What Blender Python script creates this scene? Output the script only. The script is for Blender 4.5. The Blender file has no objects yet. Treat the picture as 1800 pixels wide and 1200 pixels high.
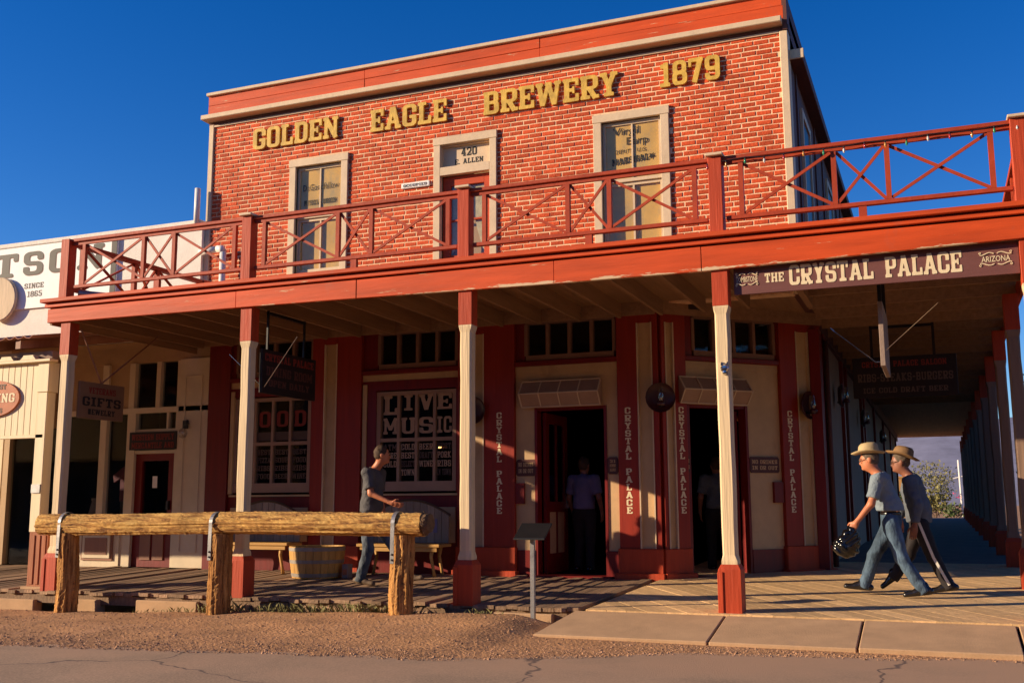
import bpy, bmesh, math, random
import numpy as np
from mathutils import Vector, Matrix
random.seed(7); RNG = np.random.default_rng(7)
rad = math.radians
scene = bpy.context.scene
COL = scene.collection

# ------------------------------------------------------------------ camera
cd = bpy.data.cameras.new('camera'); cam = bpy.data.objects.new('camera', cd); COL.objects.link(cam)
cd.sensor_width = 36.0; cd.lens = 36.84; cd.clip_start = 0.1; cd.clip_end = 5000
yaw, pitch, roll = rad(22.0), math.atan(288/1842.0), rad(0.25)
_f = Vector((-math.sin(yaw)*math.cos(pitch), math.cos(yaw)*math.cos(pitch), math.sin(pitch)))
_r0 = Vector((math.cos(yaw), math.sin(yaw), 0)); _u0 = _r0.cross(_f)
_r = _r0*math.cos(roll) - _u0*math.sin(roll); _u = _u0*math.cos(roll) + _r0*math.sin(roll)
cam.matrix_world = Matrix(((_r.x, _u.x, -_f.x, 0), (_r.y, _u.y, -_f.y, 0), (_r.z, _u.z, -_f.z, 1.097), (0, 0, 0, 1)))
scene.camera = cam

# ------------------------------------------------------------------ sky, sun, exposure
SUN = Vector((-1.95, -1.0, 0.58)).normalized()
w = bpy.data.worlds.new('World'); scene.world = w; w.use_nodes = True
nt = w.node_tree; bgn = nt.nodes['Background']
sky = nt.nodes.new('ShaderNodeTexSky'); sky.sky_type = 'NISHITA'; sky.sun_disc = False
sky.sun_elevation = math.asin(SUN.z); sky.sun_rotation = math.atan2(SUN.x, SUN.y)
sky.altitude = 1400; sky.air_density = 1.0; sky.dust_density = 0.3; sky.ozone_density = 3.0
hs = nt.nodes.new('ShaderNodeHueSaturation'); hs.inputs['Hue'].default_value = 0.517; hs.inputs['Saturation'].default_value = 1.34   # deep polarised desert blue, whole sky alike
nt.links.new(sky.outputs[0], hs.inputs['Color']); nt.links.new(hs.outputs[0], bgn.inputs[0]); bgn.inputs[1].default_value = 0.1
sd = bpy.data.lights.new('sun', 'SUN'); so = bpy.data.objects.new('sun', sd); COL.objects.link(so)
sd.energy = 5.0; sd.angle = rad(0.5); sd.color = (1.0, 0.79, 0.54)
so.rotation_euler = SUN.to_track_quat('Z', 'Y').to_euler(); so.location = (-16, -10, 12)
scene.view_settings.view_transform = 'Standard'; scene.view_settings.look = 'None'
scene.view_settings.exposure = 0.66; scene.view_settings.gamma = 1.0

# ------------------------------------------------------------------ helpers
def tag(o, label=None, cat=None, group=None, kind=None):
    if label: o['label'] = label
    if cat: o['category'] = cat
    if group: o['group'] = group
    if kind: o['kind'] = kind
    return o
def thing(name, label, cat, loc=(0, 0, 0), group=None, rz=0):
    o = bpy.data.objects.new(name, None); COL.objects.link(o)
    o.location = loc; o.rotation_euler = (0, 0, rz); o.empty_display_size = 0.1
    return tag(o, label, cat, group)
def link(name, mesh, mat=None, parent=None):
    if mat and not mesh.materials: mesh.materials.append(MAT[mat] if isinstance(mat, str) else mat)
    o = bpy.data.objects.new(name, mesh); COL.objects.link(o)
    if parent is not None:
        o.parent = parent
        o.matrix_parent_inverse = WORLD(parent).inverted()
    return o
def WORLD(o):
    m = Matrix.LocRotScale(o.location, o.rotation_euler, o.scale)
    return (WORLD(o.parent) @ o.matrix_parent_inverse @ m) if o.parent else m

class MB:
    "collects geometry; T maps local (u,n,z) to world"
    def __init__(s, T=None): s.v = []; s.f = []; s.T = T
    def pt(s, p):
        s.v.append(tuple(s.T(*p)) if s.T else tuple(p)); return len(s.v)-1
    def hexa(s, P):
        i = [s.pt(p) for p in P]
        for a in ((0,3,2,1),(4,5,6,7),(0,1,5,4),(1,2,6,5),(2,3,7,6),(3,0,4,7)): s.f.append([i[k] for k in a])
        return s
    def box(s, x0, x1, y0, y1, z0, z1, c=0.0):
        if c <= 0:
            return s.hexa([(x0,y0,z0),(x1,y0,z0),(x1,y1,z0),(x0,y1,z0),(x0,y0,z1),(x1,y0,z1),(x1,y1,z1),(x0,y1,z1)])
        # chamfered box
        idx = {}
        for sx in (0,1):
            for sy in (0,1):
                for sz in (0,1):
                    X=(x0,x1)[sx]; Y=(y0,y1)[sy]; Z=(z0,z1)[sz]
                    dx=c*(1-2*sx); dy=c*(1-2*sy); dz=c*(1-2*sz)
                    idx[sx,sy,sz,0]=s.pt((X,Y+dy,Z+dz)); idx[sx,sy,sz,1]=s.pt((X+dx,Y,Z+dz)); idx[sx,sy,sz,2]=s.pt((X+dx,Y+dy,Z))
                    t=[idx[sx,sy,sz,k] for k in (0,1,2)]
                    s.f.append(t if (sx+sy+sz)%2==1 else t[::-1])
        def q(a): s.f.append(a)
        for sx in (0,1):
            a=[idx[sx,0,0,0],idx[sx,1,0,0],idx[sx,1,1,0],idx[sx,0,1,0]]; q(a if sx else a[::-1])
        for sy in (0,1):
            a=[idx[0,sy,0,1],idx[1,sy,0,1],idx[1,sy,1,1],idx[0,sy,1,1]]; q(a if not sy else a[::-1])
        for sz in (0,1):
            a=[idx[0,0,sz,2],idx[1,0,sz,2],idx[1,1,sz,2],idx[0,1,sz,2]]; q(a if sz else a[::-1])
        for sx in (0,1):
            for sy in (0,1):
                q([idx[sx,sy,0,0],idx[sx,sy,0,1],idx[sx,sy,1,1],idx[sx,sy,1,0]])
            for sz in (0,1):
                q([idx[sx,0,sz,0],idx[sx,0,sz,2],idx[sx,1,sz,2],idx[sx,1,sz,0]])
        for sy in (0,1):
            for sz in (0,1):
                q([idx[0,sy,sz,1],idx[0,sy,sz,2],idx[1,sy,sz,2],idx[1,sy,sz,1]])
        return s
    def bar(s, a, b, w, h, up=(0,0,1)):
        a=Vector(a); b=Vector(b); d=(b-a).normalized(); up=Vector(up)
        x=d.cross(up)
        if x.length<1e-5: x=d.cross(Vector((0,1,0)))
        x.normalize(); y=x.cross(d)
        x*=w/2; y*=h/2
        return s.hexa([a-x-y,a+x-y,b+x-y,b-x-y,a-x+y,a+x+y,b+x+y,b-x+y])
    def tube(s, pts, r, n=8, cap=True):
        pts=[Vector(p) for p in pts]; R=r if isinstance(r,(list,tuple)) else [r]*len(pts)
        rings=[]
        prevx=None
        for i,p in enumerate(pts):
            d=(pts[min(i+1,len(pts)-1)]-pts[max(i-1,0)]).normalized()
            x=d.cross(Vector((0,0,1))) if prevx is None else prevx-d*prevx.dot(d)
            if x.length<1e-4: x=d.cross(Vector((0,1,0)))
            x.normalize(); prevx=x; y=d.cross(x)
            rings.append([s.pt(p+(x*math.cos(2*math.pi*k/n)+y*math.sin(2*math.pi*k/n))*R[i]) for k in range(n)])
        for i in range(len(rings)-1):
            for k in range(n): s.f.append([rings[i][k],rings[i][(k+1)%n],rings[i+1][(k+1)%n],rings[i+1][k]])
        if cap: s.f.append(rings[0][::-1]); s.f.append(rings[-1])
        return s
    def lathe(s, prof, c=(0,0,0), n=16, a0=0, a1=2*math.pi, axis='z'):
        full=abs(a1-a0-2*math.pi)<1e-6; m=n if full else n+1
        rings=[]
        for r,z in prof:
            ring=[]
            for k in range(m):
                a=a0+(a1-a0)*k/n
                if axis=='z': p=(c[0]+r*math.cos(a),c[1]+r*math.sin(a),c[2]+z)
                else: p=(c[0]+r*math.cos(a),c[1]+z,c[2]+r*math.sin(a))
                ring.append(s.pt(p))
            rings.append(ring)
        for i in range(len(rings)-1):
            for k in range(m if full else m-1):
                s.f.append([rings[i][k],rings[i][(k+1)%m],rings[i+1][(k+1)%m],rings[i+1][k]])
        return s
    def prism(s, poly, d0, d1, axis='n'):
        "poly in (u,z) extruded along n from d0 to d1, or axis x: poly in (n,z) extruded along u"
        if axis=='n': A=[s.pt((p[0],d0,p[1])) for p in poly]; B=[s.pt((p[0],d1,p[1])) for p in poly]
        elif axis=='u': A=[s.pt((d0,p[0],p[1])) for p in poly]; B=[s.pt((d1,p[0],p[1])) for p in poly]
        else: A=[s.pt((p[0],p[1],d0)) for p in poly]; B=[s.pt((p[0],p[1],d1)) for p in poly]
        k=len(poly); s.f.append(A); s.f.append(B[::-1])
        for i in range(k): s.f.append([A[i],B[i],B[(i+1)%k],A[(i+1)%k]])
        return s
    def mesh(s, name='m', smooth=False, fix=True):
        me=bpy.data.meshes.new(name); me.from_pydata(s.v,[],s.f)
        if fix:
            bm=bmesh.new(); bm.from_mesh(me); bmesh.ops.recalc_face_normals(bm,faces=bm.faces); bm.to_mesh(me); bm.free()
        if smooth: me.polygons.foreach_set('use_smooth',[True]*len(me.polygons))
        me.update(); return me
    def obj(s, name, mat, parent=None, smooth=False, bevel=0, fix=True):
        o=link(name,s.mesh(name,smooth,fix),mat,parent)
        if bevel:
            m=o.modifiers.new('bevel','BEVEL'); m.width=bevel; m.segments=1; m.limit_method='ANGLE'; m.angle_limit=rad(40)
        return o

# ------------------------------------------------------------------ materials
MAT = {}
def N(nt, t, **k):
    n = nt.nodes.new(t)
    for a, b in k.items(): setattr(n, a, b)
    return n
def mat(name, col, rough=0.65, var=0.15, scale=5, stretch=(1,1,1), bump=0.15, bscale=None, peel=None, peel_col=None,
        peel_scale=4, spec=0.3, metal=0.0, hue=0.0, rnd=0.0, detail=6, dirt=None, dirt_col=None, bdist=0.01):
    m = bpy.data.materials.new(name); m.use_nodes = True; nt = m.node_tree; L = nt.links.new
    b = nt.nodes['Principled BSDF']; b.inputs['Roughness'].default_value = rough
    b.inputs['Specular IOR Level'].default_value = spec; b.inputs['Metallic'].default_value = metal
    geo = N(nt,'ShaderNodeNewGeometry'); mp = N(nt,'ShaderNodeMapping'); mp.inputs['Scale'].default_value = stretch
    L(geo.outputs['Position'], mp.inputs[0])
    n1 = N(nt,'ShaderNodeTexNoise'); n1.inputs['Scale'].default_value = scale; n1.inputs['Detail'].default_value = detail
    n1.inputs['Roughness'].default_value = 0.62
    L(mp.outputs[0], n1.inputs['Vector'])
    mr = N(nt,'ShaderNodeMapRange'); mr.inputs[1].default_value = 0.28; mr.inputs[2].default_value = 0.72
    mr.inputs[3].default_value = 1-var; mr.inputs[4].default_value = 1+var
    L(n1.outputs[0], mr.inputs[0])
    val = mr.outputs[0]
    if rnd:
        oi = N(nt,'ShaderNodeObjectInfo'); at = N(nt,'ShaderNodeAttribute'); at.attribute_name = 'rnd'
        ad = N(nt,'ShaderNodeMath', operation='ADD'); L(oi.outputs['Random'], ad.inputs[0]); L(at.outputs['Fac'], ad.inputs[1])
        fr = N(nt,'ShaderNodeMath', operation='FRACT'); L(ad.outputs[0], fr.inputs[0])
        m2 = N(nt,'ShaderNodeMapRange'); m2.inputs[3].default_value = 1-rnd; m2.inputs[4].default_value = 1+rnd; L(fr.outputs[0], m2.inputs[0])
        mu = N(nt,'ShaderNodeMath', operation='MULTIPLY'); L(val, mu.inputs[0]); L(m2.outputs[0], mu.inputs[1]); val = mu.outputs[0]
    vm = N(nt,'ShaderNodeVectorMath', operation='SCALE'); vm.inputs[0].default_value = col[:3]; L(val, vm.inputs['Scale'])
    out = vm.outputs[0]
    def patch(thr, pc, ps, st, out, soft=0.05):
        n2 = N(nt,'ShaderNodeTexNoise'); n2.inputs['Scale'].default_value = ps; n2.inputs['Detail'].default_value = 9; n2.inputs['Roughness'].default_value = 0.7
        mp2 = N(nt,'ShaderNodeMapping'); mp2.inputs['Scale'].default_value = st; mp2.inputs['Location'].default_value = (3.3,1.7,9.1)
        L(geo.outputs['Position'], mp2.inputs[0]); L(mp2.outputs[0], n2.inputs['Vector'])
        r2 = N(nt,'ShaderNodeMapRange'); r2.inputs[1].default_value = thr; r2.inputs[2].default_value = thr+soft; L(n2.outputs[0], r2.inputs[0])
        mx = N(nt,'ShaderNodeMix', data_type='RGBA'); L(r2.outputs[0], mx.inputs[0]); L(out, mx.inputs[6]); mx.inputs[7].default_value = (*pc,1)
        return mx.outputs[2]
    if peel: out = patch(peel, peel_col, peel_scale, stretch, out)
    if dirt: out = patch(dirt, dirt_col, 2.2, (1,1,0.5), out, 0.18)
    L(out, b.inputs['Base Color'])
    if bump:
        bp = N(nt,'ShaderNodeBump'); bp.inputs['Strength'].default_value = bump; bp.inputs['Distance'].default_value = bdist
        n3 = N(nt,'ShaderNodeTexNoise'); n3.inputs['Scale'].default_value = bscale or scale*6; n3.inputs['Detail'].default_value = 8
        L(mp.outputs[0], n3.inputs['Vector']); L(n3.outputs[0], bp.inputs['Height']); L(bp.outputs[0], b.inputs['Normal'])
    MAT[name] = m; return m
def simple(name, col, rough=0.5, emit=0, metal=0, spec=0.5, alpha=None):
    m = bpy.data.materials.new(name); m.use_nodes = True; b = m.node_tree.nodes['Principled BSDF']
    b.inputs['Base Color'].default_value = (*col,1); b.inputs['Roughness'].default_value = rough; b.inputs['Metallic'].default_value = metal
    b.inputs['Specular IOR Level'].default_value = spec
    if emit: b.inputs['Emission Color'].default_value = (*col,1); b.inputs['Emission Strength'].default_value = emit
    MAT[name] = m; return m
def glass(name, tint=(0.8,0.85,0.9), refl=0.12, wav=0.4):
    m = bpy.data.materials.new(name); m.use_nodes = True; nt = m.node_tree; L = nt.links.new
    nt.nodes.remove(nt.nodes['Principled BSDF']); out = nt.nodes['Material Output']
    tr = N(nt,'ShaderNodeBsdfTransparent'); tr.inputs[0].default_value = (*tint,1)
    gl = N(nt,'ShaderNodeBsdfGlossy'); gl.inputs['Roughness'].default_value = 0.04
    bp = N(nt,'ShaderNodeBump'); bp.inputs['Strength'].default_value = wav; bp.inputs['Distance'].default_value = 0.01
    no = N(nt,'ShaderNodeTexNoise'); no.inputs['Scale'].default_value = 3.0; L(no.outputs[0], bp.inputs['Height']); L(bp.outputs[0], gl.inputs['Normal'])
    fr = N(nt,'ShaderNodeLayerWeight'); pw = N(nt,'ShaderNodeMath', operation='POWER'); L(fr.outputs['Facing'], pw.inputs[0]); pw.inputs[1].default_value = 5
    ad = N(nt,'ShaderNodeMath', operation='MULTIPLY_ADD'); L(pw.outputs[0], ad.inputs[0]); ad.inputs[1].default_value = 0.7; ad.inputs[2].default_value = refl
    mx = N(nt,'ShaderNodeMixShader'); L(ad.outputs[0], mx.inputs[0]); L(tr.outputs[0], mx.inputs[1]); L(gl.outputs[0], mx.inputs[2]); L(mx.outputs[0], out.inputs[0])
    MAT[name] = m; return m

WOODX=(0.35,5,5); WOODY=(5,0.35,5); WOODZ=(5,5,0.35)
mat('red_paint', (0.46,0.052,0.011), 0.6, 0.16, 3, WOODX, 0.35, 8, peel=0.66, peel_col=(0.40,0.24,0.15), peel_scale=7, dirt=0.60, dirt_col=(0.36,0.07,0.035))
mat('red_fascia', (0.54,0.064,0.009), 0.6, 0.26, 2.2, (0.3,3,3), 0.6, 7, peel=0.635, peel_col=(0.55,0.36,0.2), peel_scale=6, dirt=0.58, dirt_col=(0.42,0.09,0.045))
mat('red_post', (0.42,0.050,0.014), 0.6, 0.16, 3, WOODZ, 0.45, 8, peel=0.73, peel_col=(0.38,0.2,0.12), peel_scale=7)
mat('red_rail', (0.36,0.045,0.013), 0.6, 0.18, 4, (1,1,1), 0.4, 12, peel=0.72, peel_col=(0.34,0.17,0.1), peel_scale=8)
mat('pilaster_red', (0.27,0.020,0.007), 0.5, 0.16, 3, WOODZ, 0.2, 6, spec=0.35)
mat('maroon', (0.165,0.006,0.004), 0.45, 0.2, 3, WOODZ, 0.2, 6, spec=0.4)
mat('cream_trim', (0.62,0.46,0.30), 0.6, 0.10, 4, (1,1,1), 0.25, 18, peel=0.72, peel_col=(0.38,0.26,0.17), peel_scale=9)
mat('cream_post', (0.66,0.50,0.30), 0.65, 0.16, 3, (7,7,0.3), 0.6, 7, peel=0.70, peel_col=(0.36,0.24,0.13), peel_scale=4)
mat('tan_panel', (0.54,0.35,0.18), 0.55, 0.14, 2, (1,1,1), 0.2, 12, dirt=0.57, dirt_col=(0.40,0.24,0.12))
mat('brick', (0.52,0.066,0.015), 0.8, 0.24, 7, (1,1,1), 0.8, 40, rnd=0.22, peel=0.70, peel_col=(0.5,0.2,0.11), peel_scale=12)
mat('mortar', (0.84,0.54,0.32), 0.9, 0.2, 14, (1,1,1), 0.6, 50, dirt=0.53, dirt_col=(0.50,0.15,0.07))
mat('gold', (0.60,0.36,0.055), 0.6, 0.28, 7, (1,1,1), 0.4, 30, spec=0.4, dirt=0.62, dirt_col=(0.30,0.19,0.05))
mat('plank_old', (0.30,0.185,0.11), 0.8, 0.38, 3, (9,0.45,5), 0.7, 5, rnd=0.35)
mat('plank_new', (0.66,0.42,0.20), 0.8, 0.22, 3, (4,4,5), 0.5, 8, rnd=0.2)
mat('concrete', (0.48,0.30,0.165), 0.85, 0.15, 3, (1,1,1), 0.3, 60, dirt=0.6, dirt_col=(0.37,0.24,0.16))
mat('joist', (0.30,0.165,0.085), 0.7, 0.2, 3, WOODY, 0.2)
mat('stucco_white', (0.80,0.73,0.63), 0.9, 0.08, 5, (1,1,1), 0.6, 40, dirt=0.60, dirt_col=(0.52,0.42,0.33))
mat('arcade_post_shaded', (0.26,0.165,0.115), 0.7, 0.15, 3, WOODZ, 0.4, 7)  # darker version of the cream posts, arcade shade put into the colour
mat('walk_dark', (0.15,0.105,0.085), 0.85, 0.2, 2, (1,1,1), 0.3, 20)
mat('transom_frame', (0.24,0.12,0.075), 0.6, 0.12, 4)
mat('sash_paint', (0.36,0.22,0.15), 0.6, 0.1, 4)
mat('win_letter', (0.44,0.29,0.19), 0.6, 0.15, 9)
mat('pale_wood', (0.60,0.45,0.29), 0.7, 0.2, 4, (6,6,0.5), 0.4, 8)
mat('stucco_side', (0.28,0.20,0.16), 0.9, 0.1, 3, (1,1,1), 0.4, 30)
mat('sign_white', (0.84,0.82,0.78), 0.6, 0.05, 3, (1,1,1), 0.1)
mat('sign_grey', (0.050,0.040,0.034), 0.6, 0.12, 8, (1,1,1), 0.1)
mat('sign_maroon', (0.155,0.058,0.050), 0.6, 0.14, 4, (0.4,3,3), 0.2)
mat('sign_cream', (0.74,0.60,0.38), 0.6, 0.1, 12)
mat('sign_dark', (0.02,0.012,0.012), 0.5, 0.1, 5)
mat('sign_brown', (0.10,0.035,0.028), 0.5, 0.12, 6)
mat('gift_board', (0.22,0.12,0.065), 0.6, 0.1, 5)
mat('text_dim', (0.22,0.03,0.02), 0.6, 0.1, 6)
mat('text_grey', (0.11,0.07,0.055), 0.6, 0.1, 6)
mat('text_black', (0.02,0.018,0.016), 0.6, 0.1, 6)
mat('log_end', (0.13,0.075,0.04), 0.9, 0.4, 16, bump=0.8)
mat('iron', (0.05,0.045,0.045), 0.45, 0.3, 12, metal=0.6, spec=0.5)
mat('steel', (0.28,0.27,0.27), 0.45, 0.2, 12, metal=0.6, spec=0.5)
mat('black_paint', (0.012,0.011,0.011), 0.4, 0.2, 6, bump=0.05, spec=0.5)
mat('dirt', (0.47,0.24,0.105), 0.95, 0.28, 1.6, (1,1,1), 1.0, 30, dirt=0.55, dirt_col=(0.57,0.31,0.16), bdist=0.02)
mat('pebble', (0.38,0.21,0.115), 0.9, 0.3, 7, rnd=0.5, bump=0.3)
mat('oak', (0.50,0.27,0.07), 0.6, 0.22, 4, (6,6,0.5), 0.3, 9, rnd=0.16)
mat('hoop', (0.28,0.24,0.20), 0.6, 0.2, 8, metal=0.3)
mat('bench_back', (0.26,0.20,0.16), 0.7, 0.2, 4, WOODZ, 0.4, rnd=0.2)
mat('bench_seat', (0.48,0.26,0.07), 0.6, 0.2, 4, WOODX, 0.3)
mat('shop_cream', (0.64,0.52,0.36), 0.6, 0.08, 3, (1,1,1), 0.15, 14)
mat('shop_tan', (0.42,0.27,0.14), 0.6, 0.1, 3, (1,1,1), 0.1)
mat('brown_panel', (0.30,0.14,0.085), 0.6, 0.12, 3, WOODZ, 0.2)
mat('valance', (0.76,0.62,0.40), 0.6, 0.07, 3, WOODZ, 0.2, dirt=0.64, dirt_col=(0.60,0.44,0.27))
mat('pedestal', (0.34,0.115,0.05), 0.7, 0.25, 4, (6,6,0.4), 0.5, 7)
mat('rust_sign', (0.44,0.13,0.05), 0.6, 0.2, 7, (1,1,1), 0.3)
mat('corrugated', (0.36,0.16,0.11), 0.6, 0.25, 5, metal=0.3)
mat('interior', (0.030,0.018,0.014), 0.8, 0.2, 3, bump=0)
mat('blind', (0.66,0.40,0.10), 0.8, 0.22, 1.6, (1,1,1), 0.05, dirt=0.5, dirt_col=(0.42,0.32,0.16))
mat('lace', (0.50,0.44,0.28), 0.85, 0.3, 9, (1,1,1), 0.3)
mat('pvc', (0.75,0.70,0.64), 0.4, 0.06, 6, bump=0.05)
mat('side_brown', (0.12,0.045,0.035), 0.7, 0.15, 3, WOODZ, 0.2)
mat('foliage', (0.07,0.10,0.03), 0.6, 0.35, 3, rnd=0.4, bump=0)
mat('foliage_dry', (0.20,0.18,0.06), 0.7, 0.3, 4, bump=0)
mat('bark', (0.14,0.09,0.06), 0.9, 0.3, 6, WOODZ, 0.7)
mat('hill', (0.20,0.20,0.27), 0.95, 0.25, 0.05, bump=0)  # bluish base colour holds the distance haze, no air is built
mat('ochre', (0.42,0.22,0.07), 0.8, 0.1, 3)
mat('pink_flower', (0.65,0.06,0.16), 0.6, 0.1, 9)
mat('lamp_red', (0.06,0.012,0.014), 0.35, 0.1, 6, spec=0.6)
simple('chrome', (0.6,0.58,0.56), 0.2, metal=1.0)
simple('lamp_glow', (1.0,0.45,0.12), 0.5, emit=6)
glass('pane', (0.8,0.85,0.9), 0.03, 0.2); glass('pane_up', (0.97,0.97,0.95), 0.035, 0.2); glass('lamp_glass', (0.75,0.72,0.7), 0.18, 0.1)
mat('skin', (0.50,0.175,0.085), 0.5, 0.1, 10, bump=0.1, spec=0.4)
mat('skin_dark', (0.26,0.10,0.06), 0.5, 0.1, 10, bump=0.1, spec=0.4)
mat('hair_brown', (0.075,0.042,0.024), 0.7, 0.3, 40, bump=0.5)
mat('hair_grey', (0.12,0.085,0.06), 0.7, 0.3, 40, bump=0.5)
mat('shirt_charcoal', (0.088,0.083,0.086), 0.85, 0.2, 5, bump=0.9, bscale=9, bdist=0.05)
mat('shirt_bluegrey', (0.19,0.235,0.275), 0.85, 0.15, 5, bump=0.9, bscale=9, bdist=0.05)
mat('jacket_grey', (0.11,0.125,0.15), 0.85, 0.18, 5, bump=0.9, bscale=9, bdist=0.05)
mat('jeans', (0.065,0.105,0.155), 0.85, 0.8, 5.5, (1,1,0.55), 0.9, 10, bdist=0.05)
mat('jeans_dark', (0.080,0.094,0.112), 0.85, 0.7, 6, (1,1,0.6), 0.9, 10, bdist=0.05)
mat('trousers_black', (0.022,0.017,0.018), 0.8, 0.3, 6, bump=0.4, bscale=16)
mat('white_stripe', (0.75,0.70,0.60), 0.8, 0.1, 9)
mat('shoe_black', (0.012,0.010,0.010), 0.25, 0.2, 12, spec=0.6, bump=0.1)
mat('shoe_tan', (0.14,0.09,0.055), 0.6, 0.2, 12)
mat('straw', (0.44,0.33,0.18), 0.7, 0.14, 14, bump=0.4, bscale=160)
mat('felt', (0.24,0.135,0.06), 0.75, 0.14, 10, bump=0.2)
mat('hat_band', (0.10,0.055,0.03), 0.6, 0.1, 10)
mat('lavender', (0.15,0.135,0.24), 0.85, 0.1, 5, bump=0.3)
mat('bag_black', (0.005,0.005,0.006), 0.16, 0.2, 10, spec=0.6, bump=0.25, bscale=14, bdist=0.02)

def edge_peel():
    m = MAT['red_fascia'].copy(); MAT['red_fascia_edge'] = m; nt = m.node_tree; L = nt.links.new; b = nt.nodes['Principled BSDF']; src = b.inputs['Base Color'].links[0].from_socket
    geo = N(nt,'ShaderNodeNewGeometry'); sp = N(nt,'ShaderNodeSeparateXYZ'); L(geo.outputs['Position'], sp.inputs[0])
    no = N(nt,'ShaderNodeTexNoise'); no.inputs['Scale'].default_value = 3.2; no.inputs['Detail'].default_value = 10; no.inputs['Roughness'].default_value = 0.7
    mp = N(nt,'ShaderNodeMapping'); mp.inputs['Scale'].default_value = (0.6,2,4); L(geo.outputs['Position'], mp.inputs[0]); L(mp.outputs[0], no.inputs['Vector'])
    mr = N(nt,'ShaderNodeMapRange'); mr.inputs[1].default_value = 3.625; mr.inputs[2].default_value = 3.68; mr.inputs[3].default_value = 0.15; mr.inputs[4].default_value = -0.12; L(sp.outputs['Z'], mr.inputs[0])
    ad = N(nt,'ShaderNodeMath', operation='ADD'); L(no.outputs[0], ad.inputs[0]); L(mr.outputs[0], ad.inputs[1])
    th = N(nt,'ShaderNodeMapRange'); th.inputs[1].default_value = 0.60; th.inputs[2].default_value = 0.64; L(ad.outputs[0], th.inputs[0])
    mx = N(nt,'ShaderNodeMix', data_type='RGBA'); L(th.outputs[0], mx.inputs[0]); L(src, mx.inputs[6]); mx.inputs[7].default_value = (0.62,0.44,0.27,1); L(mx.outputs[2], b.inputs['Base Color'])
edge_peel()
def log_mat(name,stretch,cols):
    m = bpy.data.materials.new(name); m.use_nodes = True; nt = m.node_tree; L = nt.links.new; b = nt.nodes['Principled BSDF']; b.inputs['Roughness'].default_value = 0.85; b.inputs['Specular IOR Level'].default_value = 0.2
    geo = N(nt,'ShaderNodeNewGeometry'); mp = N(nt,'ShaderNodeMapping'); mp.inputs['Scale'].default_value = stretch; L(geo.outputs['Position'], mp.inputs[0])
    n1 = N(nt,'ShaderNodeTexNoise'); n1.inputs['Scale'].default_value = 5; n1.inputs['Detail'].default_value = 10; n1.inputs['Roughness'].default_value = 0.72; n1.inputs['Distortion'].default_value = 0.6; L(mp.outputs[0], n1.inputs['Vector'])
    n2 = N(nt,'ShaderNodeTexNoise'); n2.inputs['Scale'].default_value = 2.3; n2.inputs['Detail'].default_value = 5; L(geo.outputs['Position'], n2.inputs['Vector'])
    cr = N(nt,'ShaderNodeValToRGB'); e = cr.color_ramp.elements; e[0].position = 0.36; e[0].color = (*cols[0],1); e[1].position = 0.66; e[1].color = (*cols[3],1)
    q = e.new(0.44); q.color = (*cols[1],1); q = e.new(0.53); q.color = (*cols[2],1); L(n1.outputs[0], cr.inputs[0])
    mr = N(nt,'ShaderNodeMapRange'); mr.inputs[1].default_value = 0.3; mr.inputs[2].default_value = 0.7; mr.inputs[3].default_value = 0.7; mr.inputs[4].default_value = 1.15; L(n2.outputs[0], mr.inputs[0])
    vm = N(nt,'ShaderNodeVectorMath', operation='SCALE'); L(cr.outputs[0], vm.inputs[0]); L(mr.outputs[0], vm.inputs['Scale']); L(vm.outputs[0], b.inputs['Base Color'])
    bp = N(nt,'ShaderNodeBump'); bp.inputs['Strength'].default_value = 1.0; bp.inputs['Distance'].default_value = 0.05; L(n1.outputs[0], bp.inputs['Height']); L(bp.outputs[0], b.inputs['Normal']); MAT[name] = m
log_mat('log_wood',(0.55,5,5),((0.13,0.06,0.025),(0.42,0.20,0.06),(0.68,0.39,0.115),(0.86,0.56,0.19)))
log_mat('log_post',(6,6,0.45),((0.10,0.045,0.018),(0.38,0.165,0.05),(0.60,0.29,0.085),(0.76,0.43,0.15)))
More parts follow.
